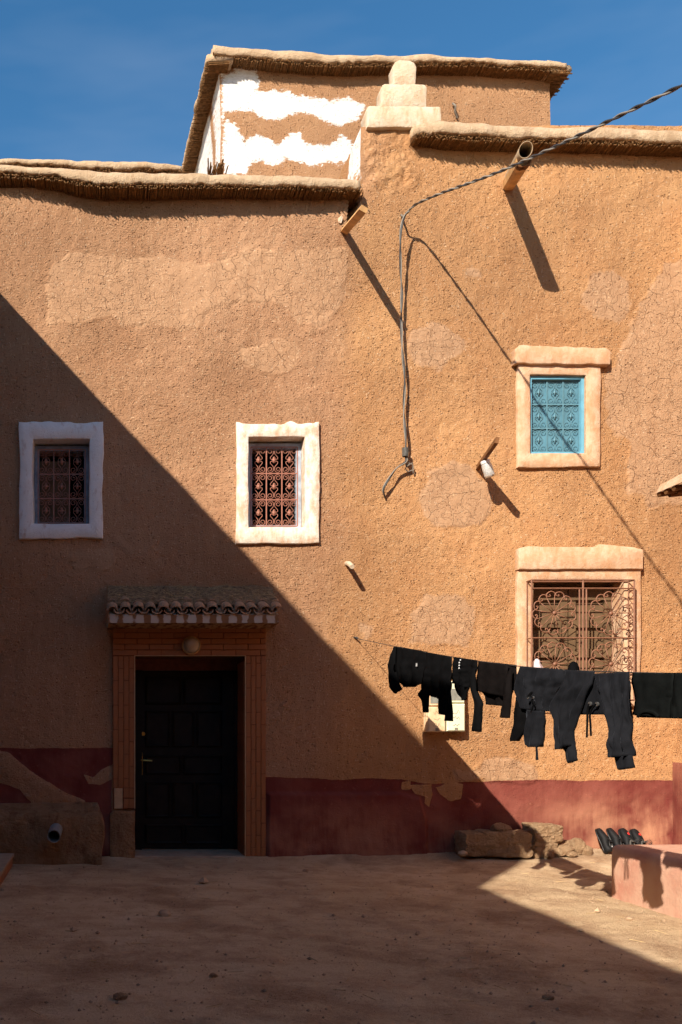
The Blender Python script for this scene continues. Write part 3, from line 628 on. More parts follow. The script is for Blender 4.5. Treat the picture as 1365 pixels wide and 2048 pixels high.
# ------------------------------------------------------------------ windows
def frame_mesh(name, outer, inner, y_front, y_back, mat, parent, seed=0, amp=0.008, ragged_top=0.0, n=26, bev=0.012, taper=0.0):
    ox0, ox1, oz0, oz1 = outer; ix0, ix1, iz0, iz1 = inner
    def loop(r, ins, am, sd, rt=0.0):
        x0, x1, z0, z1 = r[0]+ins, r[1]-ins, r[2]+ins, r[3]-ins; pts = []
        cs = [(x0,z0),(x1,z0),(x1,z1),(x0,z1)]
        for i in range(4):
            a, b = cs[i], cs[(i+1)%4]
            for k in range(n):
                t = k/n; x, z = a[0]+(b[0]-a[0])*t, a[1]+(b[1]-a[1])*t
                jx = am*float(fbm(x*4+sd, z*4, 0, 3, sd)); jz = am*float(fbm(x*4, z*4+sd, 0, 3, sd+5))
                if i == 2 and 0 < k: jz += rt*(float(fbm(x*13, sd, 0, 2, sd+9)) - 0.3)
                pts.append((x+jx, z+jz))
        return pts
    o0 = loop(outer, 0, amp, seed, ragged_top); o1 = loop(outer, bev, amp, seed, ragged_top)
    i0 = loop(inner, -bev, amp*0.7, seed+20); i1 = loop(inner, 0, amp*0.7, seed+20); i2 = loop(inner, taper, amp*0.4, seed+20)
    rg = [[(x, 0.06, z) for x, z in o0], [(x, y_front+bev*0.8, z) for x, z in o0], [(x, y_front + 0.003*float(fbm(x*6, z*6, 0, 2, seed)), z) for x, z in o1],
          [(x, y_front+0.003, z) for x, z in i0], [(x, y_front+bev, z) for x, z in i1], [(x, y_back, z) for x, z in i2]]
    return autosmooth(MB().rings(rg, cap=False).build(name, mat, parent, True), 50)
def scroll_mesh(w, h, r, mat, bl=0.075):
    m = MB()
    def S(sx, sz):
        c = Vector((-0.255*w, 0, 0.5*h - 0.245*w)); pts = []
        for k in range(15):
            t = k/14; a = R(500 - 520*t); q = (0.055 + 0.175*t)*w
            pts.append(c + Vector((math.cos(a)*q, 0, math.sin(a)*q)))
        pts += [Vector((-0.06*w, 0, 0.5*h-0.43*w)), Vector((-0.16*w, 0, 0.5*h-0.55*w)), Vector((-0.245*w, 0, 0.5*h-0.66*w)), Vector((-0.225*w, 0, 0.5*h-0.76*w)), Vector((-0.13*w, 0, 0.5*h-0.785*w)), Vector((-0.065*w, 0, 0.5*h-0.72*w))]
        pts = [Vector((p.x*sx, 0, p.z*sz)) for p in catmull(pts, 2)]
        m.tube(pts, r, 4)
    for sx in (1, -1):
        for sz in (1, -1): S(sx, sz)
    b = bl*w
    m.box(-b, b, -r*1.4, r*1.4, -0.17*w, 0.20*w); m.box(-b*2.0, b*2.0, -r*1.1, r*1.1, -0.035*w, 0.07*w); m.tube([(0,0,0.14*w),(0,0,0.24*w)], b*0.75, 6)
    return m.mesh('scroll', mat, True)
def scroll_grille(win, x0, x1, z0, z1, y, mat, r=0.0042, bl=0.075):
    w, h = (x1-x0)/3, (z1-z0)/3; me = scroll_mesh(w*0.97, h*0.97, r, mat, bl)
    vb = MB().box(-0.006, 0.006, -0.006, 0.006, 0, z1-z0).mesh('bar', mat); hb = MB().box(0, x1-x0, -0.0055, 0.0055, -0.006, 0.006).mesh('bar', mat)
    def place(nm, me_, loc):
        o = put(nm, me_, win); o.location = o.location + Vector(loc); return o
    for i in range(4): place('bar', vb, (x0 + w*i, y, z0))
    for j in range(4): place('bar', hb, (x0, y, z0 + h*j))
    for i in range(3):
        for j in range(3): place('scroll', me, (x0 + w*(i+0.5), y, z0 + h*(j+0.5)))
def simple_frame(win, r, wd, y0, y1, mat, name='window_frame'):
    x0, x1, z0, z1 = r; m = MB()
    m.box(x0, x0+wd, y0, y1, z0, z1); m.box(x1-wd, x1, y0, y1, z0, z1); m.box(x0+wd, x1-wd, y0+0.002, y1-0.002, z1-wd, z1); m.box(x0+wd, x1-wd, y0+0.002, y1-0.002, z0, z0+wd*0.8)
    return m.build(name, mat, win)
# the two white-framed windows of the left house
for key, mat, sd, rt in (('shade', 'greywhite', 3, 0.008), ('sun', 'white', 12, 0.028)):
    o, i = (rect_w(q) for q in WIN[key])
    win = empty('window', ((o[0]+o[1])/2, 0, o[2])); win.parent = house_l; win.location = win.location - house_l.location
    win['label'] = 'white-framed window in shade, half closed by a brown shutter' if key == 'shade' else 'white-framed window in sun with pinkish scroll grille'
    frame_mesh('surround', o, i, -0.045, 0.20, M[mat], win, sd, 0.016, rt, bev=0.008, taper=0.012)
    fr = (i[0]+0.010, i[1]-0.010, i[2]+0.010, i[3]-0.030)
    simple_frame(win, fr, 0.052, 0.10, 0.18, M['bluewood_shaded' if key == 'shade' else 'bluewood'])
    g = (fr[0]+0.040, fr[1]-0.040, fr[2]+0.032, fr[3]-0.040)
    scroll_grille(win, *g, 0.105, M['iron'])
    MB().box(g[0]-0.04, g[1]+0.04, 0.75, 0.78, g[2]-0.1, g[3]+0.1).build('room_shade_panel', M['dark'], win)  # near-black panel painting the darkness of the unlit room
    if key == 'shade':
        x1 = g[0] + (g[1]-g[0])*0.655
        m = MB(); m.box(g[0]-0.02, x1, 0.19, 0.215, g[2]-0.02, g[3]-0.10); m.build('shutter', M['curtain'], win)
# blue window of the right house
o, i = (rect_w(q) for q in WIN['blue'])
win = empty('window', ((o[0]+o[1])/2, 0, o[2])); win.parent = house_r; win.location = win.location - house_r.location
win['label'] = 'small blue window with blue scroll grille and peach surround'
frame_mesh('surround', o, i, -0.045, 0.10, M['peach'], win, 33, 0.013, 0.0, bev=0.008, taper=0.004)
fr = (i[0]+0.004, i[1]-0.004, i[2]+0.002, i[3]-0.004); simple_frame(win, fr, 0.030, -0.004, 0.09, M['blue_frame'])
g = (fr[0]+0.036, fr[1]-0.036, fr[2]+0.030, fr[3]-0.036)
scroll_grille(win, *g, 0.030, M['blue_iron'], 0.0026, 0.04)
MB().box(g[0]-0.02, g[1]+0.02, 0.040, 0.07, g[2]-0.02, g[3]+0.02).build('shutter', M['blue'], win)
lo = (PX(1022), PX(1213), PZ(733), PZ(699))
slab_outline([(lo[0], lo[2]), (lo[1]-0.01, lo[2]-0.012), (lo[1], lo[2]+0.03), (lo[1]-0.005, lo[3]-0.05), (lo[1]-0.04, lo[3]-0.015), ((lo[0]+lo[1])/2, lo[3]), (lo[0]+0.06, lo[3]+0.012), (lo[0]+0.01, lo[3]-0.03)], -0.085, 0.03, M['peach'], 'lintel', win, 0.012, 0.03, 9, 0.012)
# large barred window of the right house
o, i = (rect_w(q) for q in WIN['low'])
win = empty('window', ((o[0]+o[1])/2, 0, o[2])); win.parent = house_r; win.location = win.location - house_r.location
win['label'] = 'wide window behind a brown iron cage with flower scrolls'
frame_mesh('surround', o, i, -0.05, 0.22, M['peach'], win, 53, 0.012, 0.0, bev=0.007, taper=0.0)
lo = (PX(1030), PX(1278), PZ(1141), PZ(1098))
slab_outline([(lo[0], lo[2]), (lo[1], lo[2]), (lo[1]-0.004, lo[3]-0.02), (lo[1]-0.10, lo[3]+0.005), (PX(1205), lo[3]+0.03), (PX(1190), lo[3]+0.035), (PX(1185), lo[3]+0.003), (lo[0]+0.1, lo[3]+0.015), (lo[0]+0.01, lo[3]-0.005)], -0.085, 0.03, M['peach'], 'lintel', win, 0.012, 0.03, 19, 0.006)
sh = MB(); xm = (i[0]+i[1])/2
sh.box(i[0]-0.01, i[1]+0.01, 0.20, 0.215, i[2]-0.02, i[3]+0.02); sh.build('shutter_back', M['shutter'], win)
for (a, b) in ((i[0]+0.01, xm-0.006), (xm+0.006, i[1]-0.01)):
    m = MB(); w_ = 0.075
    m.box(a, a+w_, 0.160, 0.199, i[2]+0.01, i[3]-0.05); m.box(b-w_, b, 0.160, 0.199, i[2]+0.01, i[3]-0.05)
    for f0, f1 in ((0.0, 0.08), (0.34, 0.42), (0.62, 0.69), (0.88, 1.0)):
        zz0, zz1 = i[2]+0.01+(i[3]-i[2]-0.06)*f0, i[2]+0.01+(i[3]-i[2]-0.06)*f1; m.box(a+w_, b-w_, 0.163, 0.199, zz0, zz1)
    m.build('shutter', M['shutter'], win)
GY = -0.16                                               # front of the iron cage
gx0, gx1, gz0, gz1 = PX(1064, GY), PX(1269, GY), PZ(1400, GY), PZ(1160, GY)
def bar(a, b, t=0.007):
    a, b = Vector(a), Vector(b); MB().tube([a, b], t*1.25, 4).build('bar', M['iron_brown'], win)
gxm = (gx0+gx1)/2; gzt = PZ(1177, GY); gzm = PZ(1276, GY)
for x in (gx0, gx1): bar((x, GY, gz0), (x, GY, gz1), 0.008); bar((x, GY+0.001, gz1), (x, 0.0, gz1)); bar((x, GY, gz0), (x, 0.0, gz0)); bar((x, GY, gzm), (x, 0, gzm), 0.005); bar((x, -0.058, gz0), (x, -0.058, gz1), 0.006)
for x in (gxm-0.036, gxm+0.036): bar((x, GY, gz0), (x, GY, gzt), 0.007)
bar((gxm, GY-0.002, gz0), (gxm, GY-0.002, gz1), 0.008)
for z in (gz0, gz1, gzt, gzm): bar((gx0, GY-0.004, z), (gx1, GY-0.004, z), 0.006)
bar((gx0, -0.055, gz1), (gx1, -0.055, gz1), 0.006)
def flower_mesh(Rr, r):
    m = MB(); N_ = 13
    for k in range(N_):
        a = 2*math.pi*k/N_ + 0.1; a2 = a + 2*math.pi/N_; am = (a+a2)/2
        pol = lambda q, th: Vector((math.cos(th)*q, 0, math.sin(th)*q))
        m.tube([pol(0.02, a), pol(0.76*Rr, a)], r*0.8, 4)
        pts = [pol(0.76*Rr, a), pol(0.90*Rr, a-0.02), pol(0.99*Rr, a+0.10), pol(1.0*Rr, am), pol(0.93*Rr, a2-0.07), pol(0.83*Rr, a2-0.075), pol(0.79*Rr, am+0.03), pol(0.84*Rr, am), pol(0.88*Rr, am+0.05)]
        m.tube(catmull(pts, 3), r, 4)
    m.tube([(0,-0.012,0),(0,0.006,0)], 0.020, 10)
    return m.mesh('flower_scroll', M['iron_brown'], True)
fm = flower_mesh(0.225, 0.0060)
for px_, py_ in ((1109,1226),(1222,1227),(1110,1328),(1222,1328)):
    fo = put('flower_scroll', fm, win); fo.location = fo.location + P(px_, py_, GY); fo.rotation_euler = (0, rng.uniform(0, 0.4), 0)
    fo.scale = (1.0, 1, 1.0)
for k in range(6):                                       # scrolls on the cage's right cheek
    z = gz1 - 0.13 - k*0.17; pts = [Vector((gx1, GY + 0.01 + 0.045*(1-math.cos(t)), z + 0.075*math.sin(t)*(1-0.08*t))) for t in [q*0.45 for q in range(15)]]
    MB().tube(pts, 0.0045, 4).build('scroll', M['iron_brown'], win)

# ------------------------------------------------------------------ doorway
dx0, dx1, dz1 = PX(270), PX(490), PZ(1312)
DY = 0.50
doorway = empty('doorway', ((dx0+dx1)/2, 0, 0)); doorway.parent = house_l; doorway.location = doorway.location - house_l.location
rv = MB(); rv.add([(dx0,-0.02,-0.1),(dx0,DY,-0.1),(dx0,DY,dz1),(dx0,-0.02,dz1),(dx1,-0.02,-0.1),(dx1,DY,-0.1),(dx1,DY,dz1),(dx1,-0.02,dz1)], [(0,1,2,3),(5,4,7,6),(3,2,6,7)])
rv.build('reveal', M['grout'], doorway)
hz = PZ(1341, DY); MB().box(dx0, dx1, DY-0.03, DY+0.06, hz, dz1+0.01).build('header', flat('red_brown_header', (0.15, 0.045, 0.028), 0.7), doorway)
bk = MB(); bx0, bx1, bzt = PX(226), PX(531), PZ(1254); zb_l = PZ(1618)
bk.box(bx0, dx0-0.004, -0.022, 0.03, zb_l, bzt); bk.box(dx1+0.004, bx1, -0.022, 0.03, -0.05, bzt); bk.box(dx0-0.004, dx1+0.004, -0.0222, 0.03, dz1+0.004, bzt)
surround = bk.build('tile_bed', M['grout'], doorway)
tm = {}
def tile(x0, x1, z0, z1, y0=-0.036, parent=None, nrm='y'):
    o = None
    key = (round(x1-x0, 3), round(z1-z0, 3))
    if key not in tm: tm[key] = MB().bevbox(0, x1-x0, 0, 0.013, 0, z1-z0, 0.003).mesh('tile', M['tile'])
    o = put('tile', tm[key], doorway); o.location = o.location + Vector((x0, y0 + rng.uniform(-0.0012, 0.0012), z0)); return o
def tile_column(xa, xb, z_lo, z_hi, phase):
    ncol = 4; w = (xb-xa)/ncol; hh = 0.258; gp = 0.0048
    for c in range(ncol):
        z = z_hi - (phase + (0.5 if c % 2 else 0.0)) % 1.0 * hh
        if z < z_hi - 1e-6: tile(xa + w*c + gp/2, xa + w*(c+1) - gp/2, z + gp, z_hi)
        while z > z_lo + 0.02:
            z2 = max(z - hh + gp, z_lo); tile(xa + w*c + gp/2, xa + w*(c+1) - gp/2, z2, z); z -= hh
tile_column(bx0, dx0-0.006, PZ(1575), dz1 - 0.004, 0.0)
tile_column(dx1+0.006, bx1, 0.0, dz1 - 0.004, 0.3)
rows = 5; rh = (bzt - dz1 - 0.004)/rows
for r_ in range(rows):
    x = bx0 - (0.13 if r_ % 2 else 0); 
    while x < bx1 - 0.02:
        xa, xb = max(x, bx0), min(x + 0.252, bx1)
        if xb - xa > 0.03: tile(xa, xb, dz1 + 0.004 + rh*r_, dz1 - 0.002 + rh*(r_+1))
        x += 0.2585
# lower left tiles: two columns hold, the others have fallen and show pale adhesive
wq = (dx0-0.006-bx0)/4
for c in (2, 3):
    for zt_ in (1576, 1597): tile(bx0 + wq*c + 0.002, bx0 + wq*(c+1) - 0.002, PZ(zt_+19), PZ(zt_))
MB().bevbox(bx0+0.015, bx0+wq*2-0.01, -0.030, -0.02, PZ(1617), PZ(1576), 0.003).build('bare_patch', M['trim'], doorway)
tr = MB(); tr.box(dx0-0.0055, dx0+0.003, -0.0405, -0.018, zb_l, dz1-0.004); tr.box(dx1-0.003, dx1+0.0055, -0.0405, -0.018, 0.0, dz1-0.004); tr.box(dx0-0.0055, dx1+0.0055, -0.0405, -0.018, dz1-0.0035, dz1+0.003)
tr.build('edge_trim', M['trim'], doorway)
# larger tiles on the right reveal
for k in range(8):
    z0 = 0.01 + k*0.258; z1 = min(z0 + 0.254, dz1 - 0.01)
    for j in range(2):
        MB().box(dx1-0.010, dx1-0.001, 0.0 + j*0.22, 0.215 + j*0.22, z0, z1).build('tile', M['tile'], doorway)
MB().bevbox(dx0-0.01, dx1+0.005, -0.035, DY, -0.05, 0.022, 0.008).build('sill', M['slab'], doorway)
# mud foot under the left pilaster
slab_outline([(bx0-0.03, -0.1), (dx0+0.002, -0.1), (dx0+0.002, zb_l-0.02), (bx0+0.01, zb_l-0.015), (bx0-0.03, zb_l-0.05)], -0.045, 0.03, M['ochre'], 'pilaster_foot', doorway, 0.015, 0.04, 4, 0.008)

door = empty('door', ((dx0+dx1)/2, DY, 0)); door.parent = house_l; door.location = door.location - house_l.location
D0, D1 = PX(284, DY), PX(470, DY); Z0, Z1 = 0.03, hz
MB().box(dx0, D0, DY-0.05, DY+0.06, -0.05, hz).build('frame', M['doorwood'], door)
MB().box(D1, dx1, DY-0.005, DY+0.06, -0.05, hz).build('frame', M['doorwood'], door)
MB().box(D0+0.002, D1-0.002, DY, DY+0.04, Z0, Z1).build('leaf', M['doorwood'], door)
def crop_z(c): return PZ(1140 + c*0.3443, DY)
def crop_x(c): return PX(150 + c*0.3443, DY)
def panel(xa, xb, za, zb):
    m = MB(); b = 0.016; m.box(xa, xb, DY-0.006, DY+0.004, za, zb)
    m.add([(xa,DY-0.006,za),(xb,DY-0.006,za),(xb,DY-0.006,zb),(xa,DY-0.006,zb),(xa+b,DY-0.022,za+b),(xb-b,DY-0.022,za+b),(xb-b,DY-0.022,zb-b),(xa+b,DY-0.022,zb-b),
           (xa+2*b,DY-0.010,za+2*b),(xb-2*b,DY-0.010,za+2*b),(xb-2*b,DY-0.010,zb-2*b),(xa+2*b,DY-0.010,zb-2*b)],
          [(0,1,5,4),(1,2,6,5),(2,3,7,6),(3,0,4,7),(4,5,9,8),(5,6,10,9),(6,7,11,10),(7,4,8,11),(8,9,10,11)])
    m.build('panel', M['doorwood'], door)
for ya, yb, xcols in ((620, 785, (405,625,860)), (815, 1032, (405,560,700,860)), (1072, 1190, (405,625,860)), (1228, 1440, (405,560,700,860)), (1475, 1595, (405,635,860))):
    for a, b in zip(xcols[:-1], xcols[1:]): panel(crop_x(a)+0.008, crop_x(b)-0.008, crop_z(yb)+0.004, crop_z(ya)-0.004)
hd = MB(); hx, hz0 = crop_x(385), crop_z(1125)
hd.bevbox(hx-0.018, hx+0.018, DY-0.012, DY, hz0-0.125, hz0+0.125, 0.003); hp_ = hd.build('handle_plate', M['brass'], door)
MB().tube([(hx, DY-0.01, hz0+0.04), (hx, DY-0.055, hz0+0.04), (hx+0.02, DY-0.06, hz0+0.04), (hx+0.12, DY-0.055, hz0+0.034)], 0.008, 8).build('handle', M['brass'], door)
MB().tube([(crop_x(397), DY, crop_z(952)), (crop_x(397), DY-0.03, crop_z(952))], 0.022, 12).build('lock', M['brass'], door)

# ------------------------------------------------------------------ tiled canopy over the door
cy0 = -0.45
canopy = empty('canopy', ((dx0+dx1)/2, 0, 2.4)); canopy.parent = house_l; canopy.location = canopy.location - house_l.location
cxl, cxr = PX(219, cy0), PX(558, cy0); zf0, zf1 = PZ(1246, cy0), PZ(1229, cy0); zbk = PZ(1258, -0.02)
m = MB().add([(cxl,cy0,zf0),(cxr,cy0,zf0),(cxr,cy0,zf1),(cxl,cy0,zf1)], [(0,1,2,3)]); m.build('fascia', M['fascia'], canopy)
m = MB().add([(cxl,cy0+0.001,zf0),(cxr,cy0+0.001,zf0),(cxr,0.02,zbk),(cxl-0.02,0.02,zbk)], [(3,2,1,0)]); m.build('soffit', M['soffit'], canopy)
zr_b = PZ(1192, 0.0)
m = MB().add([(cxl-0.001,cy0+0.001,zf0),(cxl-0.02,0.02,zbk),(cxl-0.02,0.02,zr_b-0.07),(cxl-0.001,cy0+0.001,zf1), (cxr+0.001,cy0+0.001,zf0),(cxr,0.02,zbk),(cxr,0.02,zr_b-0.07),(cxr+0.001,cy0+0.001,zf1)], [(0,1,2,3)[::-1],(4,5,6,7),(3,2,6,7)[::-1]]); m.build('slab', M['cream'], canopy)
slope = (zr_b - zf1 - 0.05)/(-cy0)
def barrel(length, r0, r1, up=True):
    m = MB(); n = 8; rg = []
    for (y, rr) in ((0, r0), (length, r1)):
        z = y*slope; out = []; inn = []
        for k in range(n+1):
            a = math.pi*k/n; out.append((math.cos(a)*rr, y, z + (math.sin(a) if up else -math.sin(a))*rr*0.80)); inn.append((math.cos(a)*(rr-0.011), y, z + (math.sin(a) if up else -math.sin(a))*(rr-0.011)*0.80))
        rg.append(out + inn[::-1])
    m.rings(rg); return m.mesh('roof_tile', M['clay'], False)
t_up, t_dn = barrel(0.27, 0.060, 0.050, True), barrel(0.30, 0.056, 0.048, False)
ncol = 13; pit = (cxr-cxl-0.04)/ncol
for rw in range(3):
    for c in range(ncol+1):
        x = cxl + 0.03 + pit*c; y = cy0 - 0.035 + rw*0.155; z = zf1 + 0.040 + (y-cy0)*slope
        if c < ncol:
            o_ = put('roof_tile', t_dn, canopy); o_.location = o_.location + Vector((x + pit/2 + rng.gauss(0, 0.004), y + 0.012 + rng.gauss(0, 0.006), z + 0.022 + rng.gauss(0, 0.003))); o_.rotation_euler = (0, 0, rng.gauss(0, 0.03))
        o_ = put('roof_tile', t_up, canopy); o_.location = o_.location + Vector((x + rng.gauss(0, 0.006), y + rng.gauss(0, 0.010), z + 0.014 + rw*0.010 + rng.gauss(0, 0.005))); o_.rotation_euler = (rng.gauss(0, 0.02), 0, rng.gauss(0, 0.05))
# dirt and straw lying on the tiles
def dirt_pos(u, v):
    x = cxl - 0.01 + (cxr - cxl + 0.02)*u; y = cy0 + 0.10 + (0.45 - 0.08)*v + 0.03*fbm(u*20, v*0, 0, 3, 6)*(1-v)
    z = zf1 + 0.118 + (y-cy0)*slope + 0.022*fbm(x*7, y*7, 0, 4, 12) + 0.035*sstep(0.2, 1, v) - 0.05*sstep(0.12, 0, v)
    return np.stack([x, y, z], -1)
put('dirt', grid_mesh('dirt', np.linspace(0, 1, 90), np.linspace(0, 1, 24), dirt_pos, M['thatch']), canopy)
sw = MB(); r2 = random.Random(5)
for k in range(520):
    u, v = r2.random(), r2.random()**0.8; p = dirt_pos(np.array([u]), np.array([v]))[0]; a = r2.uniform(0, 6.28); L_ = r2.uniform(0.03, 0.12)
    d = Vector((math.cos(a), math.sin(a)*0.6, r2.uniform(-0.1, 0.4)))*L_; sw.tube([Vector(p), Vector(p) + d], r2.uniform(0.0012, 0.0026), 3)
tag(sw.build('straw', M['straw'], canopy), kind='stuff')

# ------------------------------------------------------------------ things on the facade
lc = P(383, 1291, -0.05)
lamp = empty('wall_lamp', lc); tag(lamp, 'round frosted wall lamp above the wooden door', 'lamp')
def disc_rings(c, prof, n=24): return [[(c.x + math.cos(2*math.pi*k/n)*r_, c.y + y, c.z + math.sin(2*math.pi*k/n)*r_) for k in range(n)] for y, r_ in prof]
MB().rings(disc_rings(lc, [(0.02, 0.098), (-0.01, 0.100), (-0.03, 0.096), (-0.034, 0.086), (-0.02, 0.082)])).build('rim', M['wood'], lamp, True)
MB().rings(disc_rings(lc, [(-0.02, 0.084), (-0.045, 0.080), (-0.062, 0.062), (-0.072, 0.035), (-0.074, 0.004)])).build('glass_dome', M['lampglass'], lamp, True)

# drain spout
sp = empty('drain_spout', (1.8, 0, 7.1)); tag(sp, 'tan drain pipe in a wooden trough jutting out under the right eave', 'drain spout')
ra, rb = Vector((1.79, 0.08, 7.13)), Vector((1.47, -1.0, 6.76))
ax = (rb-ra).normalized(); side = ax.cross(Vector((0,0,1))).normalized(); upv = side.cross(ax)
def ring_at(c, r_, n=16, sq=1.0, tilt=0.0): return [c + side*math.cos(2*math.pi*k/n)*r_ + upv*math.sin(2*math.pi*k/n)*r_*sq + ax*tilt*math.sin(2*math.pi*k/n) for k in range(n)]
ra2 = ra + upv*0.045
pts = [ra2 + (rb-ra)*t for t in (0, 0.3, 0.6, 0.85, 1.0)]; end = rb + upv*0.045
MB().rings([ring_at(p_, 0.050 + 0.003*k, 16, 1.1, 0.02*(k == 4)) for k, p_ in enumerate(pts)] + [ring_at(end, 0.058, 16, 1.1, 0.02), ring_at(end - ax*0.02, 0.056, 16, 1.1), ring_at(end - ax*0.5, 0.048, 16, 1.05)], cap=False).build('pipe', M['pipe_tan'], sp, True)
def trough_sec(c, w, h): return [c + side*(-w) + upv*0.02, c + side*(-w) - upv*h*0.7, c + side*(-w*0.6) - upv*h, c + side*(w*0.6) - upv*h, c + side*w - upv*h*0.7, c + side*w + upv*0.02]
MB().rings([trough_sec(ra, 0.058, 0.075), trough_sec(ra + (rb-ra)*0.5, 0.060, 0.075), trough_sec(ra + (rb-ra)*0.86 , 0.062, 0.072)]).build('trough', M['wood'], sp)
lp_ = MB()
for k in range(9):
    c = ra + (rb-ra)*(0.84 + 0.012*k); q = ring_at(c - upv*0.03, 0.058, 16, 0.75); lp_.tube([q[i_ % 16] + upv*0.01*rng.uniform(-1,1) for i_ in range(8, 17)], 0.010, 5)
lp_.build('rag_packing', M['wood_dark'], sp)

# plank in the notch
pa, pb = Vector((0.045, 0.12, 6.63)), Vector((-0.03, -0.92, 6.30))
def beam(a, b, w, h, roll=0.0):
    a, b = Vector(a), Vector(b); t = (b-a).normalized(); s_ = t.cross(Vector((0,0,1))).normalized(); u = s_.cross(t)
    s2 = s_*math.cos(roll) + u*math.sin(roll); u2 = -s_*math.sin(roll) + u*math.cos(roll)
    return MB().rings([[p + s2*x*w/2 + u2*z*h/2 for x, z in ((-1,-1),(1,-1),(1,1),(-1,1))] for p in (a, b)])
tag(beam(pa, pb, 0.075, 0.045, 0.5).build('plank', M['wood']), 'pale wooden plank sticking out of the notch between the two roofs', 'plank')
# peg
tag(MB().tube([P(691,1127,0.06), P(693,1128,0.0) + Vector((-0.005, -0.13, -0.02)), P(693,1128,0.0) + Vector((-0.01, -0.26, -0.075))], [0.026,0.026,0.024], 9).build('peg', M['cream']), 'short cream peg in the wall left of the electric meters', 'peg')

# jar lamp on a stick
jl = empty('jar_lamp', P(960, 932)); tag(jl, 'white glass jar lamp on a brown wooden stick below the blue window', 'lamp')
sa = P(955, 937, 0.05); sb = Vector((1.45-0.114, -0.70, 4.13+0.043))
beam(sa, sb, 0.035, 0.062, 0.25).build('stick', M['wood_dark'], jl)
jc = sa + (sb-sa)*0.40 + Vector((0.0, 0.0, -0.03)); jd = Vector((0.10, 0.03, -0.26)).normalized(); js = jd.orthogonal().normalized(); jt = jd.cross(js)
def jring(d, r_): return [jc + jd*d + js*math.cos(2*math.pi*k/14)*r_ + jt*math.sin(2*math.pi*k/14)*r_ for k in range(14)]
MB().rings([jring(-0.005, 0.030), jring(0.0, 0.046), jring(0.025, 0.047), jring(0.026, 0.030)]).build('lid', M['metal_white'], jl, False)
MB().rings([jring(0.024, 0.040), jring(0.05, 0.050), jring(0.15, 0.052), jring(0.175, 0.045), jring(0.178, 0.01)]).build('jar', M['glass'], jl, True)
MB().rings([jring(0.028, 0.018), jring(0.06, 0.020), jring(0.11, 0.032), jring(0.135, 0.026), jring(0.145, 0.004)]).build('bulb', M['metal_white'], jl, True)

# twisted supply cable
cab = empty('supply_cable', P(807, 435)); tag(cab, 'twisted black and grey supply cable slung from upper right down the facade', 'cable')
A0 = Vector((0.655, -0.24, 6.70))
tail = [Vector((3.4, -12.9, 4.0)), Vector((2.6, -10.2, 4.0)), Vector((1.75, -7.2, 4.40)), Vector((1.06, -4.1, 5.27)), Vector((0.86, -2.1, 5.98)), Vector((0.72, -0.75, 6.53)), A0]
drop = [P(803,455,-0.20), P(802,540,-0.14), P(804,580,-0.10), P(803,640,-0.09), P(805,700,-0.10), P(810,760,-0.09), P(808,820,-0.08), P(812,880,-0.09), P(811,903,-0.09)]
hook = [P(813,915,-0.09), P(812,924,-0.09), P(795,935,-0.09), P(782,952,-0.09), P(768,975,-0.08), P(768,988,-0.05), P(772,998,0.0)]
path = catmull(tail + drop + hook, 14)
# resample evenly and twist two strands around it
acc = [0.0]
for a_, b_ in zip(path[:-1], path[1:]): acc.append(acc[-1] + (b_-a_).length)
acc = np.array(acc); pa_ = np.array([tuple(p_) for p_ in path]); sN = np.arange(0, acc[-1], 0.022); pp = np.stack([np.interp(sN, acc, pa_[:, k]) for k in range(3)], -1)
i0 = 0
for st in range(2):
    pts = []
    for k in range(max(i0-600, 0), len(pp)):
        p_ = Vector(pp[k]); t = (Vector(pp[min(k+1, len(pp)-1)]) - Vector(pp[max(k-1, 0)])).normalized(); u = t.orthogonal().normalized() if abs(t.x) > 0.9 else (Vector((1,0,0)) - t*t.x).normalized(); w_ = t.cross(u)
        tw = sN[k]/0.16*math.pi if p_.y < -0.22 else sN[k]/0.34*math.pi; tw += math.pi*st
        pts.append(p_ + (u*math.cos(tw) + w_*math.sin(tw))*0.0072)
    MB().tube(pts, 0.0076, 5).build('strand', M['cable_b' if st == 0 else 'cable_g'], cab, True)
MB().tube([P(803,430,0.0), P(806,433,-0.14), A0 + Vector((-0.01, 0.02, -0.02))], 0.010, 6).build('hook', M['cable_g'], cab)
MB().tube([P(811,896,-0.09), P(811,913,-0.09)], 0.033, 8).build('clamp', M['greyfab'], cab)
MB().tube(catmull([P(814,905,-0.08), P(817,925,-0.07), P(826,930,-0.06), P(827,945,-0.03), P(831,950,0.0)], 5), 0.007, 5).build('clamp_wire', M['cable_g'], cab)
MB().tube(catmull([P(826,926,-0.05), P(818,930,-0.07), P(812,936,-0.05), P(816,943,-0.03), P(826,940,-0.02)], 5), 0.006, 5).build('clamp_wire', M['cable_g'], cab)

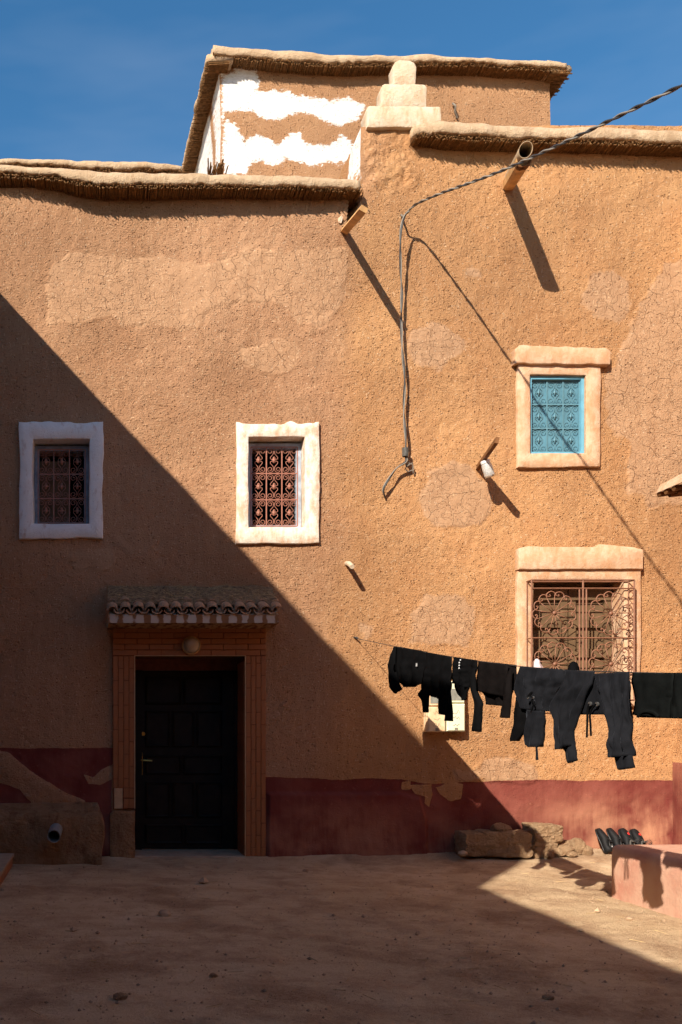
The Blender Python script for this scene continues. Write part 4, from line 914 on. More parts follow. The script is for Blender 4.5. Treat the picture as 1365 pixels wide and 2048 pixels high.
# two electric meters
def meter(x0, x1, y0, y1, mat, label):
    YF = -0.13; a = PX(x0, YF), PX(x1, YF), PZ(y1, YF), PZ(y0, YF)
    t = empty('electric_meter', (a[0], 0, a[2])); tag(t, label, 'electric meter', 'electric meters on the facade')
    MB().bevbox(a[0], a[1], YF+0.03, 0.03, a[2], a[3], 0.012).build('box', M[mat], t)
    zm = a[2] + (a[3]-a[2])*0.56
    MB().bevbox(a[0]+0.006, a[1]-0.006, YF, YF+0.035, a[2]+0.004, zm-0.006, 0.010).build('lower_cover', M[mat], t)
    MB().bevbox(a[0]+0.008, a[1]-0.008, YF+0.008, YF+0.04, zm+0.004, a[3]-0.004, 0.008).build('upper_cover', M[mat], t)
    MB().box(a[0]+0.03, a[1]-0.03, YF+0.005, YF+0.012, zm+0.03, zm+0.15).build('display', M['meter_glass'], t)
    c = (a[0]+a[1])/2
    MB().box(c-0.016, c+0.016, YF-0.004, YF+0.004, a[2]+0.008, a[2]+0.040).build('latch', M['ink'], t)
    s_ = MB(); r3 = random.Random(x0)
    for k in range(3):
        zz = a[2] + 0.07 + 0.065*k; q = [Vector((c - 0.035 + 0.014*j_ , YF-0.001, zz + r3.uniform(-0.022, 0.022))) for j_ in range(6)]
        s_.tube(catmull(q, 3), 0.0022, 3)
    s_.build('handwriting', M['ink'], t)
meter(856, 893, 1372, 1464, 'meter_a', 'peach-stained electric meter box, left of the pair under the laundry')
meter(894, 932, 1362, 1463, 'meter_b', 'pale green electric meter box, right of the pair under the laundry')

# ------------------------------------------------------------------ right wing (only its corner and a door canopy show)
wing = empty('mud_house', (4.5, -4, 0)); tag(wing, 'red-based corner of the house along the right edge of the courtyard', 'house', 'mud-walled houses round the courtyard')
def wing_pos(u, v):                                       # u runs towards the camera
    x = PX(1365.5) - 0.03 - 0.075*sstep(3.0, 0.2, v) + 0.015*fbm(u*1.5, v*1.5, 0, 3, 81) - 0.03*sstep(PZ(1520)+0.02, PZ(1520)-0.02, v)
    return np.stack([x + 0.03, -u, v], -1)
def wing_m1(v): n = len(v); d = np.clip(0.5 + (PZ(1524) - v[:,2])/0.04, 0, 1); return np.stack([np.zeros(n), d, np.ones(n), np.ones(n)], -1)
def wing_m2(v): n = len(v); z = np.zeros(n); return np.stack([z, z, 0.25*np.ones(n), np.ones(n)], -1)
put('wall', grid_mesh('wall', np.concatenate([np.arange(-0.03, 1.5, 0.03), np.arange(1.5, 15.1, 0.25)]), np.arange(-0.1, 6.9, 0.04), wing_pos, M['mud'], None, {'m1': wing_m1, 'm2': wing_m2}, flip=True), wing)
MB().box(XR + 0.12, 9.0, -15.0, -0.05, -0.1, 6.86).build('wing_body', M['mud'], wing)  # unseen height raised to cut sky fill and bounce warm light
wc = empty('canopy', (3.4, -1, 3.5)); wc.parent = wing; wc.location = wc.location - wing.location
cY0, cY1 = -2.2, -4.6                                    # canopy over the wing's door, sloping down into the yard
q = [P(1313, 986, cY0), P(1320, 970, cY0), P(1366, 946, cY0), P(1420, 920, cY0), P(1420, 958, cY0), P(1360, 966, cY0), P(1340, 976, cY0)]
m = MB(); n_ = len(q); m.rings([[(v.x, v.y, v.z) for v in q], [(v.x, cY1, v.z) for v in q]]); autosmooth(m.build('mud_slab', M['peach'], wc), 30)
for k, (a_, b_) in enumerate((((1316,990),(1420,972)), ((1338,990),(1430,980)))):
    for yy in (cY0 - 0.01, cY0 - 0.10, cY0 - 0.2): MB().tube([P(a_[0], a_[1], cY0) + Vector((0, yy-cY0, 0)), P(b_[0], b_[1], cY0) + Vector((0, yy-cY0, 0))], 0.022, 7).build('pole', M['wood_dark'], wc)

# ------------------------------------------------------------------ neighbouring houses beyond the frame (they shade and enclose the yard)
nb = empty('mud_house', (-6, -5, 0)); tag(nb, 'house left of the frame whose stepped roofline shades the courtyard', 'house', 'mud-walled houses round the courtyard')
def ridge(name, y0, y1, z, seed, parent):
    """wall along x = -4.4 with a slightly wavy top"""
    n = max(2, int(abs(y1-y0)/0.08)); Y = np.linspace(y0, y1, n+1); top = z + 0.022*fbm(Y*1.6, Y*0, 0, 4, seed)
    rg = [[(-4.4, float(y), -0.2), (-4.4, float(y), float(t)-0.05), (-4.42, float(y), float(t)), (-4.9, float(y), float(t)+0.01), (-9, float(y), float(t)), (-9, float(y), -0.2)] for y, t in zip(Y, top)]
    MB().rings(rg).build(name, M['mud'], parent)
ridge('wall', 0.06, -8.60, 6.84, 3, nb); ridge('low_wall', -8.602, -16.0, 5.50, 5, nb)
bh = empty('mud_house', (0, -17, 0)); tag(bh, 'unseen house added behind the viewer to block sky light', 'house', 'mud-walled houses round the courtyard')
MB().box(-9, 9, -22, -12.8, -0.2, 6.2).build('wall', M['mud'], bh)  # out of view; height and distance chosen to block sky fill
MB().box(-9.1, 9.1, -22, -12.6, 6.21, 6.33).build('mud_cap', M['cap'], bh)

# ------------------------------------------------------------------ left block, pipe and step
def noisy_slab(name, xr, yr, ztop_fn, mat, seed, res=0.03, amp=0.02):
    """block standing on the ground: top and sides as one noisy skin (x, y footprint)"""
    x0, x1 = xr; y0, y1 = yr; prof = [(0.0, -0.08), (0.0, 0.25), (0.0, 0.5), (0.0, 0.75), (0.008, 0.93), (0.03, 0.985), (0.07, 1.0)]
    def per(ins):
        a, b, c, d = x0+ins, x1-ins, y0+ins, y1; L = []
        for i_ in np.arange(0, d-c, res): L.append((a, d - i_))
        for i_ in np.arange(0, b-a, res): L.append((a + i_, c))
        for i_ in np.arange(0, d-c, res): L.append((b, c + i_))
        L.append((b, d)); return L
    L0 = per(0.0); n = len(L0); rg = []
    cx_, cy_ = (x0+x1)/2, (y0+y1)/2
    for ins, f in prof:
        row = []
        for (x, y) in L0:
            xx = x0 + ins + (x - x0)*(x1-x0-2*ins)/(x1-x0); yy = y1 - (y1 - y)*(y1-y0-ins)/(y1-y0); z = ztop_fn(xx, yy)*f
            nx = amp*float(fbm(xx*4, yy*4, z*4, 4, seed)); ny = amp*float(fbm(xx*4+9, yy*4, z*4, 4, seed+7)); nz = amp*0.5*float(fbm(xx*5, yy*5, 0, 3, seed+11)) if f > 0.9 else 0
            row.append((xx + (nx if xx < x1 - 1e-6 or True else 0), yy + (ny if y < y1 - 1e-6 else 0), z + nz))
        rg.append(row)
    m = MB(); m.rings(rg, cap=False, closed=False)
    # top skin
    nx_ = max(2, int((x1-x0)/0.06)); base = len(m.v); topr = rg[-1]
    m.f.append(tuple(range(base - n, base)))
    o_ = m.build(name, mat, None, True); return autosmooth(o_, 50)
lb = noisy_slab('masonry_block', (-4.35, PX(204, -0.33)), (-0.34, 0.03), lambda x, y: 0.49 + 0.10*sstep(-0.34, 0.0, y) - 0.02*sstep(-3.0, -3.5, x), M['ochre'], 15, 0.022, 0.055)
tag(lb, 'crumbling mud block with grey pipe at the foot of the left wall', 'ledge')
pc = P(108, 1673, -0.62); pd = P(114, 1655, -0.28)
axp = (pd-pc).normalized(); s_ = axp.cross(Vector((0,0,1))).normalized(); u_ = s_.cross(axp)
def pring(c, r_): return [c + s_*math.cos(2*math.pi*k/20)*r_ + u_*math.sin(2*math.pi*k/20)*r_ for k in range(20)]
tag(MB().rings([pring(pd, 0.066), pring(pc, 0.066), pring(pc, 0.060), pring(pd, 0.060)], cap=False).build('drain_pipe', M['pvc'], None, True), 'grey plastic drain pipe sticking out of the crumbling left block', 'pipe')
autosmooth(bpy.data.objects['drain_pipe'], 40)
st = empty('door_step', (-3.9, -1.4, 0)); tag(st, 'low tiled step at the bottom left edge of the courtyard', 'step')
MB().bevbox(-4.4, -3.40, -2.6, -0.60, -0.05, 0.10, 0.006).build('riser', M['tile'], st)
MB().bevbox(-4.4, -3.385, -2.62, -0.585, 0.101, 0.128, 0.006).build('tread', M['slab'], st)

# ------------------------------------------------------------------ bench on the right
bn = noisy_slab('plaster_bench', (1.60, 3.56), (-6.0, -2.20), lambda x, y: 0.425 + 0.0*x, M['bench'], 25, 0.05, 0.012)
tag(bn, 'low pink-red plastered bench on the right side of the courtyard', 'bench')

# ------------------------------------------------------------------ stones
def rock(name, c, size, seed, label, boxy=0.55, rot=0.0, mat='adobe', group='adobe rubble by the wall', sub=4, amp=0.18):
    bm = bmesh.new(); bmesh.ops.create_icosphere(bm, subdivisions=sub, radius=1.0)
    rr_ = random.Random(seed*7+1); planes = [(Vector((rr_.gauss(0,1), rr_.gauss(0,1), rr_.gauss(0,1))).normalized(), rr_.uniform(0.80, 1.0) + (0.6 if boxy > 0.7 else 0)) for _ in range(12)]
    for v in bm.verts:
        d = v.co.normalized(); k = max(abs(d.x), abs(d.y), abs(d.z)); q = d*((1-boxy) + boxy/k)
        nz = float(fbm(q.x*1.3+seed, q.y*1.3, q.z*1.3, 4, seed)); n2 = float(fbm(q.x*4+seed, q.y*4, q.z*4, 3, seed+4)); n3 = float(fbm(q.x*11+seed, q.y*11, q.z*11, 2, seed+8)); q *= 1 + amp*nz + 0.13*n2 + 0.05*n3
        for pn, pd_ in planes:
            e_ = q.dot(pn) - pd_
            if e_ > 0: q = q - pn*e_*0.85
        v.co = Vector((q.x*size[0]/2, q.y*size[1]/2, q.z*size[2]/2))
    bmesh.ops.rotate(bm, verts=bm.verts, matrix=Matrix.Rotation(rot, 3, 'Y'))
    me = bpy.data.meshes.new(name); bm.to_mesh(me); bm.free(); me.materials.append(M[mat]); me.polygons.foreach_set('use_smooth', [True]*len(me.polygons))
    o_ = put(name, me); o_.location = c; o_.rotation_euler = (0, 0, random.Random(seed).uniform(-0.2, 0.2)); tag(o_, label, 'stone', group); autosmooth(o_, 24); return o_
def rk(px0, px1, py0, py1, Y, depth, *a, **k):
    a0, a1 = P(px0, py1, Y - depth/2), P(px1, py0, Y - depth/2); return rock('adobe_stone', ((a0.x+a1.x)/2, Y, (a0.z+a1.z)/2), (abs(a1.x-a0.x), depth, abs(a1.z-a0.z)), *a, **k)
rk(929, 978, 1665, 1716, -0.20, 0.30, 101, 'rounded left end of the large shaded adobe block', 0.72, amp=0.10)
rk(972, 1068, 1665, 1717, -0.22, 0.32, 102, 'large shaded adobe block with a small stone on top', 0.93, amp=0.06)
rk(988, 1030, 1648, 1670, -0.20, 0.16, 103, 'small flat stone lying on the large shaded adobe block', 0.3)
rk(1064, 1118, 1682, 1717, -0.20, 0.26, 104, 'half-lit adobe block carrying the sunlit block', 0.93, amp=0.06)
rk(1067, 1127, 1650, 1686, -0.20, 0.26, 105, 'sunlit adobe block perched at the top of the rubble', 0.92, rot=0.06, amp=0.07)
rk(1112, 1152, 1690, 1713, -0.24, 0.20, 106, 'flat wedge of adobe leaning right of the sunlit block', 0.5, rot=-0.35)
rk(1122, 1160, 1682, 1706, -0.10, 0.16, 107, 'adobe lump behind the leaning wedge', 0.5)
rk(1148, 1176, 1677, 1712, -0.18, 0.18, 108, 'upright adobe lump in the middle of the crumbled heap', 0.4, rot=0.3)
rk(1166, 1192, 1692, 1714, -0.20, 0.16, 109, 'last adobe lump of the heap, next to the shoes', 0.5)
rk(1136, 1160, 1702, 1716, -0.30, 0.10, 110, 'small adobe crumb in front of the heap', 0.4, sub=2)
rk(1094, 1112, 1706, 1718, -0.34, 0.09, 111, 'small adobe crumb before the half-lit block', 0.4, sub=2)
rk(920, 940, 1702, 1715, -0.38, 0.10, 112, 'pale rounded pebble left of the adobe blocks', 0.1, mat='pebble', sub=2)
def ground_pt(px, py):
    d = FPX*CZ/(py - VPY); return Vector((CX + (px - VPX)*d/FPX, CY + d, 0))
for k, (a_, b_, s_, lab) in enumerate(((1258,1841,0.06,'pale pebble on sunlit earth in front of the bench'), (240,2000,0.075,'dark clod on the shaded ground at the lower left'), (1097,1999,0.06,'dark flat clod on the shaded ground at the lower right'), (612,1742,0.06,'small brown clod near the wall below the red dado'), (330,1830,0.10,'low pale stone half sunk in the shaded ground'), (428,1956,0.05,'small clod left of the dry straw piece'))):
    g_ = ground_pt(a_, b_); z_ = float(ground_z(g_.x, g_.y)); rock('clod', (g_.x, g_.y, z_ + s_*0.15), (s_, s_*0.8, s_*0.55), 130+k, lab, 0.2, mat='pebble' if k in (0, 4) else 'adobe', group=None, sub=2)
# grit and straw on the ground, nobody could count it
gr = MB(); r4 = random.Random(12)
for k in range(4200):
    y = -0.05 - 5.6*r4.random()**0.9; d = y - CY; x = CX + r4.uniform(-0.13, 0.68)*d
    if x > 1.55 and y < -2.1: continue
    s_ = r4.lognormvariate(-5.6, 0.6); z = float(ground_z(x, y))
    c = Vector((x, y, z + s_*0.3)); vv = [c + Vector((r4.uniform(.6,1.2)*a, r4.uniform(.6,1.2)*b, r4.uniform(.5,1)*e))*s_ for a, b, e in ((1,0,0),(0,1,0),(-1,0,0),(0,-1,0),(0,0,1),(0,0,-0.6))]
    gr.add(vv, [(0,1,4),(1,2,4),(2,3,4),(3,0,4),(1,0,5),(2,1,5),(3,2,5),(0,3,5)])
tag(gr.build('gravel', M['pebble']), 'fine gravel and grit strewn over the packed earth', 'gravel', kind='stuff')
sg = MB()
for k in range(160):
    y = -0.3 - 5.2*r4.random(); d = y - CY; x = CX + r4.uniform(-0.12, 0.66)*d
    if x > 1.55 and y < -2.1: continue
    a = r4.uniform(0, 6.28); L_ = r4.uniform(0.02, 0.09); p0 = Vector((x, y, float(ground_z(x, y)) + 0.006)); x2, y2 = x + math.cos(a)*L_, y + math.sin(a)*L_
    sg.tube([p0, Vector((x2, y2, float(ground_z(x2, y2)) + 0.008))], 0.0018, 3)
tag(sg.build('straw', M['straw']), 'bits of dry straw scattered on the ground', 'straw', kind='stuff')

# ------------------------------------------------------------------ clothesline and washing
HK = P(710, 1276); LD = Vector((0.23, -2.1, 0.0))
def line_k(px): c = (px - VPX); return (c*9.5/FPX - 2.69)/(0.23 + c*2.1/FPX)
def line_y(px): return -2.1*line_k(px)
LPX = [710, 790, 875, 957, 1033, 1135, 1266, 1365, 1480]; LPY = [1276, 1293, 1309, 1322, 1332, 1341, 1345, 1347, 1345]
CN = Vector((-0.994, -0.109, 0))                        # from the washing towards the viewer
def G(px, py, off=0.0): return P(px, py, line_y(px)) + CN*off
cl = empty('clothesline', HK); tag(cl, 'thin clothesline running from the facade out over the courtyard', 'clothesline')
lpts = [HK + Vector((0.0, 0.02, 0.0))] + [G(x, float(np.interp(x, LPX, LPY))) for x in range(730, 1480, 12)] + [Vector((1.05, -8.5, 2.0)), Vector((1.5, -12.79, 2.3))]
MB().tube(lpts, 0.0032, 4).build('cord', M['cable_b'], cl)
MB().tube([HK + Vector((-0.02, 0.03, 0.01)), HK + Vector((0.0, -0.05, 0.0)), HK + Vector((0.02, -0.06, -0.012))], 0.010, 5).build('hook', M['cable_b'], cl)

def resample(pl, n):
    a = np.array(pl, float); s = np.concatenate([[0], np.cumsum(np.hypot(*np.diff(a, axis=0).T))]); t = np.linspace(0, s[-1], n)
    return np.stack([np.interp(t, s, a[:,0]), np.interp(t, s, a[:,1])], -1)
def cloth_piece(name, mat, parent, left, right, th=0.012, off=0.0, folds=3.0, famp=0.010, seed=0, nu=14, nv=26, round_=0.6, grow=0.5, top_pinch=True):
    """closed cloth tube between a left and a right outline (pixels, top to bottom)"""
    L, Rr = resample(left, nv), resample(right, nv); rg = []; ph = seed*1.7
    for j in range(nv):
        v = j/(nv-1); row = []; tp = (0.30 + 0.70*min(1, v*5)) if top_pinch else 1.0
        for side_ in (1, -1):
            us = np.linspace(0, 1, nu) if side_ == 1 else np.linspace(1, 0, nu)[1:-1]
            for u in us:
                px, py = L[j]*(1-u) + Rr[j]*u
                prof = (1 - abs(2*u-1)**3)**round_
                fo = famp*(grow + (1-grow)*v)*(math.sin(2*math.pi*(folds*u + 0.35*v) + ph) + 0.55*math.sin(2*math.pi*(folds*2.3*u - 0.5*v) + ph*2) + 0.9*float(fbm(u*3+seed, v*2.2, 0, 3, seed+7)) + 0.9*float(fbm(u*5 + v*4 + seed, v*6 - u*2, 0, 2, seed+17)))
                row.append(G(px, py, off + side_*th*prof*tp + fo*min(1, 0.25+v*3)))
        rg.append(row)
    m = MB(); m.rings(rg); o_ = m.build(name, mat, parent, True); return o_
def c7(pts): return [(760 + a/4.55, 1270 + b/4.55) for a, b in pts]
def c8(pts): return [(1040 + a/4.2, 1300 + b/4.2) for a, b in pts]
WG = 'black washing on the clothesline'
def garment(name, px, label, cat='garment'):
    t = empty(name, G(px, 1340)); tag(t, label, cat, WG); return t
# 1 top with a white logo tag
g1 = garment('sweater', 820, 'black knit top with tiny white tag, leftmost on the clothesline')
cloth_piece('body', M['knit'], g1, c7([(145,101),(148,250),(152,400),(178,440),(235,474)]), c7([(432,153),(415,300),(402,388),(380,440),(300,474)]), 0.014, 0.0, 2.5, 0.018, 1)
cloth_piece('sleeve', M['knit'], g1, c7([(140,100),(108,190),(85,272),(90,380),(100,480),(148,536)]), c7([(160,108),(155,250),(158,330),(172,400),(180,440),(206,490)]), 0.018, 0.012, 1.0, 0.008, 2, 9)
MB().add([G(*c7([(362,258)])[0], 0.035), G(*c7([(362,288)])[0], 0.035), G(*c7([(376,286)])[0], 0.035), G(*c7([(376,257)])[0], 0.035)], [(0,1,2,3),(3,2,1,0)]).build('logo_tag', M['metal_white'], g1)
# 2 long-sleeved top
g2 = garment('sweater', 870, 'black long-sleeved top hung with its neck notch showing and three tails dangling')
cloth_piece('body', M['knit'], g2, c7([(432,155),(418,300),(405,420),(408,500),(440,545)]), c7([(668,198),(660,330),(660,450),(650,540),(640,600)]), 0.016, 0.012, 3.0, 0.018, 3)
cloth_piece('sleeve', M['knit'], g2, c7([(408,480),(364,540),(408,592),(412,706)]), c7([(480,500),(475,560),(468,600),(460,706)]), 0.018, 0.02, 1.0, 0.006, 4, 8, 16)
cloth_piece('sleeve', M['knit'], g2, c7([(545,540),(550,600),(550,680),(551,716)]), c7([(645,560),(640,620),(634,690),(629,731)]), 0.016, 0.018, 1.0, 0.006, 5, 8, 14)
cloth_piece('sleeve', M['knit'], g2, c7([(640,420),(642,560),(640,700),(622,780)]), c7([(680,430),(672,520),(684,650),(698,786)]), 0.015, 0.030, 1.0, 0.004, 6, 7, 18)
# 3 blouse with buttons
g3 = garment('blouse', 930, 'black blouse with a row of four pale buttons and a long dangling sleeve')
cloth_piece('body', M['knit'], g3, c7([(664,197),(668,300),(675,380),(690,438),(700,442)]), c7([(895,231),(890,330),(878,380),(850,430),(835,482)]), 0.014, 0.0, 2.5, 0.018, 7)
cloth_piece('tail', M['knit'], g3, c7([(692,420),(705,480),(730,545),(775,596)]), c7([(850,400),(835,470),(808,530),(790,592)]), 0.012, 0.015, 1.5, 0.006, 8, 8, 14)
cloth_piece('sleeve', M['knit'], g3, c7([(826,330),(848,470),(884,610),(880,750),(870,868)]), c7([(894,300),(905,500),(962,620),(950,760),(943,884)]), 0.020, 0.022, 1.0, 0.008, 9, 9, 24)
for k, (a_, b_) in enumerate(((768,228),(758,252),(757,277),(756,302))):
    c = G(*c7([(a_, b_)])[0], 0.030); MB().tube([c, c + CN*0.004], 0.0065, 8).build('button', M['metal_white'], g3)
# 4 sweater
g4 = garment('sweater', 1000, 'brown-black wide sweater with collar curve, hung between blouse and velour jacket')
cloth_piece('body', M['knit_brown'], g4, c7([(920,238),(915,350),(905,505),(945,545),(962,632)]), c7([(1232,273),(1225,400),(1200,520),(1175,600),(1168,652)]), 0.012, -0.01, 2.0, 0.010, 10)
cloth_piece('front_fold', M['knit_brown'], g4, c7([(922,240),(915,360),(906,508)]), c7([(1200,270),(1190,420),(1175,566)]), 0.009, 0.024, 2.0, 0.006, 11, 12, 18)
cloth_piece('sleeve', M['knit_brown'], g4, c7([(1180,390),(1165,470),(1166,600),(1130,750)]), c7([(1245,282),(1240,420),(1236,560),(1216,757)]), 0.020, 0.034, 1.2, 0.008, 12, 9, 22)
cloth_piece('sleeve', M['knit'], g4, c7([(1215,560),(1190,740),(1178,905),(1184,966)]), c7([(1300,640),(1330,760),(1318,850),(1225,966)]), 0.020, -0.02, 1.2, 0.008, 13, 9, 20)
# 5 velour jacket
g5 = garment('velour_jacket', 1085, 'dark grey velour jacket with drawstring, knotted at the hem')
cloth_piece('body', M['velour'], g5, c8([(8,139),(22,230),(48,330),(66,430),(80,505)]), c8([(402,166),(400,260),(345,320),(295,440),(272,518)]), 0.014, 0.0, 3.0, 0.022, 14, 22)
cloth_piece('sleeve', M['velour'], g5, c8([(6,140),(-20,230),(-38,330),(0,470),(10,490)]), c8([(60,150),(75,250),(85,330),(95,420),(100,500)]), 0.018, 0.004, 1.0, 0.008, 15, 8)
cloth_piece('hood', M['velour'], g5, c8([(92,505),(82,600),(66,755),(86,800),(130,815)]), c8([(232,515),(225,600),(213,750),(206,790),(186,815)]), 0.030, 0.025, 2.5, 0.012, 16, 12, 24, top_pinch=False)
cloth_piece('drawstring', M['velour'], g5, c8([(164,780),(166,850),(167,925)]), c8([(184,780),(188,850),(193,923)]), 0.004, 0.03, 0.5, 0.001, 17, 4, 8, top_pinch=False)
MB().tube(catmull([G(*c8([p])[0], 0.055) for p in ((128,400),(150,365),(168,355),(150,385),(175,400),(160,430),(182,440),(158,520))], 4), 0.006, 5).build('knot', M['knit'], g5)
for p in ((130,400),(174,400)): c = G(*c8([p])[0], 0.05); MB().tube([c, c + CN*0.008], 0.010, 8).build('eyelet', M['steel'], g5)
# 6 velour trousers, straddling the line
g6 = garment('velour_trousers', 1200, 'black velour trousers with two eyelets and hanging drawstrings', 'trousers')
cloth_piece('leg', M['velour'], g6, c8([(396,166),(392,290),(300,430),(296,500),(330,670),(345,836)]), c8([(655,180),(645,285),(560,480),(520,560),(472,680),(468,800)]), 0.024, 0.018, 2.5, 0.022, 18, 22, 40)
cloth_piece('cuff', M['velour'], g6, c8([(350,760),(384,828),(402,855),(418,952)]), c8([(472,680),(472,760),(478,850),(486,926)]), 0.018, 0.012, 1.5, 0.008, 19, 9, 16, top_pinch=False)
cloth_piece('leg', M['velour'], g6, c8([(640,200),(662,290),(735,490),(780,650),(826,905)]), c8([(950,183),(954,400),(964,650),(972,885)]), 0.026, 0.020, 3.0, 0.024, 20, 24, 40)
cloth_piece('cuff', M['velour'], g6, c8([(826,900),(838,950),(857,1008)]), c8([(972,880),(978,930),(986,986)]), 0.024, 0.020, 3.0, 0.004, 21, 10, 8, top_pinch=False)
cloth_piece('waist', M['velour'], g6, c8([(560,200),(520,380),(500,480),(520,543)]), c8([(700,200),(730,400),(770,490),(770,543)]), 0.010, 0.0, 1.0, 0.004, 22, 10, 14)
for p in ((624,452),(684,455)): c = G(*c8([p])[0], 0.022); MB().tube([c, c + CN*0.010], 0.014, 10).build('eyelet', M['steel'], g6)
for q_ in (((624,452),(610,500),(607,600),(603,735)), ((684,455),(655,480),(630,540),(634,620),(638,722))):
    MB().tube(catmull([G(*c8([p])[0], 0.032) for p in q_], 5), 0.0065, 5).build('drawstring', M['knit'], g6)
# 7 T-shirt running out of the frame
g7 = garment('t_shirt', 1330, 'plain black T-shirt hung by its hem at the right edge, collar down')
cloth_piece('body', M['jersey'], g7, c8([(972,190),(966,300),(980,400),(966,520),(1000,566)]), c8([(1700,192),(1695,300),(1700,420),(1690,520),(1660,585)]), 0.012, 0.0, 2.0, 0.010, 23, 24)
cloth_piece('front_fold', M['jersey'], g7, c8([(974,192),(960,260),(985,420),(968,545)]), c8([(1330,195),(1325,330),(1300,480),(1290,572)]), 0.010, 0.020, 1.5, 0.006, 24, 14)
cloth_piece('sleeve', M['jersey'], g7, c8([(1345,195),(1330,330),(1340,575)]), c8([(1480,195),(1470,330),(1470,575)]), 0.012, 0.034, 1.0, 0.006, 25, 10)
MB().tube(catmull([G(*c8([p])[0], 0.036) for p in ((1040,560),(1075,528),(1125,515),(1180,530),(1216,562))], 5), 0.010, 6).build('collar', M['jersey'], g7)
# scraps draped on the window cage behind the line
sc1 = MB(); q_ = [P(*c8([p])[0], -0.19) for p in ((118,150),(138,75),(160,85),(195,150))]
o_ = None
def scrap(name, pts, mat, label):
    lp2 = [P(*c8([p])[0], -0.20) for p in pts]; m = MB(); m.rings([[(v.x, v.y + 0.03, v.z) for v in lp2], [(v.x, v.y - 0.012, v.z) for v in lp2]]); tag(m.build(name, mat, None, True), label, 'cloth')
scrap('pink_cloth', [(112,230),(122,150),(126,100),(140,74),(160,84),(168,112),(190,140),(200,230)], M['pinkcloth'], 'pale pink cloth end showing above the velour jacket at the barred window')
scrap('black_cloth', [(400,240),(414,160),(432,110),(450,96),(478,108),(496,150),(505,240)], M['knit'], 'black cloth bump showing above the washing at the barred window')

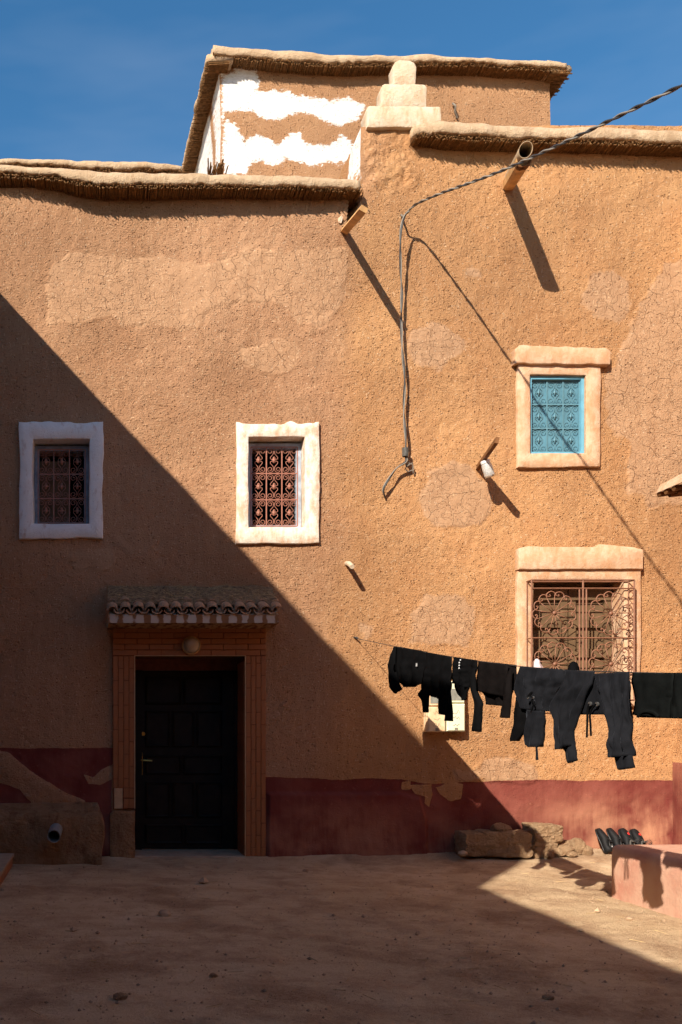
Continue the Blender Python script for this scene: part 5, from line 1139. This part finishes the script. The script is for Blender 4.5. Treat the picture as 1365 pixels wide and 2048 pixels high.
# ------------------------------------------------------------------ shoes
def shoe(heel, toe_dir, up_hint, label, red, seed):
    t = empty('shoe', heel); tag(t, label, 'shoe', 'black shoes leaning on the wall')
    a = Vector(toe_dir).normalized(); u = (Vector(up_hint) - a*Vector(up_hint).dot(a)).normalized(); s_ = a.cross(u)
    Lh = 0.285
    def W(l, w, h): return Vector(heel) + a*(l*Lh) + s_*w + u*h
    ts = [0.0, 0.03, 0.10, 0.22, 0.36, 0.50, 0.64, 0.78, 0.90, 0.97, 1.0]; hw = [0.014, 0.032, 0.041, 0.041, 0.040, 0.047, 0.055, 0.056, 0.047, 0.024, 0.006]
    tp = [0.060, 0.078, 0.084, 0.070, 0.072, 0.090, 0.080, 0.066, 0.056, 0.048, 0.036]
    def ring(l, w, zb, zt, n=12):
        return [W(l, w*math.copysign(abs(math.cos(2*math.pi*k/n))**0.8, math.cos(2*math.pi*k/n)), (zb+zt)/2 + (zt-zb)/2*math.copysign(abs(math.sin(2*math.pi*k/n))**0.8, math.sin(2*math.pi*k/n))) for k in range(n)]
    MB().rings([ring(l, w*1.10 + 0.002, 0.0, 0.024) for l, w in zip(ts, hw)]).build('sole', M['blackrub'], t, True)
    MB().rings([ring(l*0.985 + 0.007, w, 0.014, z) for l, w, z in zip(ts, hw, tp)]).build('upper', M['blackfab'], t, True)
    col = [W(0.24 + 0.17*math.cos(k*math.pi/8), 0.028*math.sin(k*math.pi/8), 0.086 + 0.006*math.cos(k*math.pi/8)) for k in range(17)]
    MB().tube(col, 0.009, 6).build('collar', M['greyfab' if red else 'blackrub'], t, True)
    MB().rings([[W(0.24 + 0.16*math.cos(k*math.pi/8), 0.026*math.sin(k*math.pi/8), 0.088) for k in range(16)], [W(0.24 + 0.12*math.cos(k*math.pi/8), 0.020*math.sin(k*math.pi/8), 0.089) for k in range(16)]]).build('opening_shade', M['dark'], t)  # flat near-black disc painting the shade of the shoe's hollow
    for k in range(4): MB().tube([W(0.45 + 0.05*k, -0.026, 0.086 - 0.006*k), W(0.455 + 0.05*k, 0, 0.095 - 0.007*k), W(0.45 + 0.05*k, 0.026, 0.086 - 0.006*k)], 0.0035, 5).build('lace', M['cable_b'], t)
    MB().rings([[W(0.38, w, h) for w, h in ((-0.02,0.086),(0.02,0.086),(0.02,0.094),(-0.02,0.094))], [W(0.30, w, h) for w, h in ((-0.02,0.112),(0.02,0.112),(0.02,0.118),(-0.02,0.118))]]).build('tongue', M['greyfab' if red else 'blackfab'], t)
    if red: MB().rings([[W(0.70, 0.004 + 0.014*math.cos(k*math.pi/5), 0.0740 - 0.002) + a*0.018*math.sin(k*math.pi/5) for k in range(10)], [W(0.70, 0.004 + 0.012*math.cos(k*math.pi/5), 0.078) + a*0.015*math.sin(k*math.pi/5) for k in range(10)]]).build('toe_patch', M['red'], t)
    else: MB().rings([[W(0.15, w, h) for w, h in ((-0.007,0.089),(0.007,0.089),(0.007,0.091),(-0.007,0.091))], [W(0.20, w, h) for w, h in ((-0.007,0.091),(0.007,0.091),(0.007,0.093),(-0.007,0.093))]]).build('insole_label', M['metal_white'], t)
    for k in range(3 if red else 0):
        c = W(0.42, 0.03, 0.09); MB().tube(catmull([c, c + Vector((0.03, -0.03, 0.02 - 0.02*k)), c + Vector((0.06, -0.02, -0.01 - 0.015*k)), c + Vector((0.03, -0.01, -0.03))], 4), 0.0028, 4).build('lace', M['cable_b'], t)
yh = -0.24
for k, (hx_, tx_, lab, rd) in enumerate(((1211, 1191, 'leftmost black shoe leaning toe-up on the red dado', False), (1234, 1213, 'second black shoe from the left, half hidden by the bench corner', False), (1254, 1240, 'black trainer with red toe patch, left of the laced pair', True), (1277, 1262, 'rightmost black trainer with red toe patch and loose laces', True))):
    hl = P(hx_, 1704, yh); tt = P(tx_, 1656, -0.075); z_ = float(ground_z(hl.x, hl.y)) + 0.004; hl.z = z_
    shoe(hl, tt - hl, (0.62 if not rd else 0.35, -0.8, 0.25), lab, rd, k)
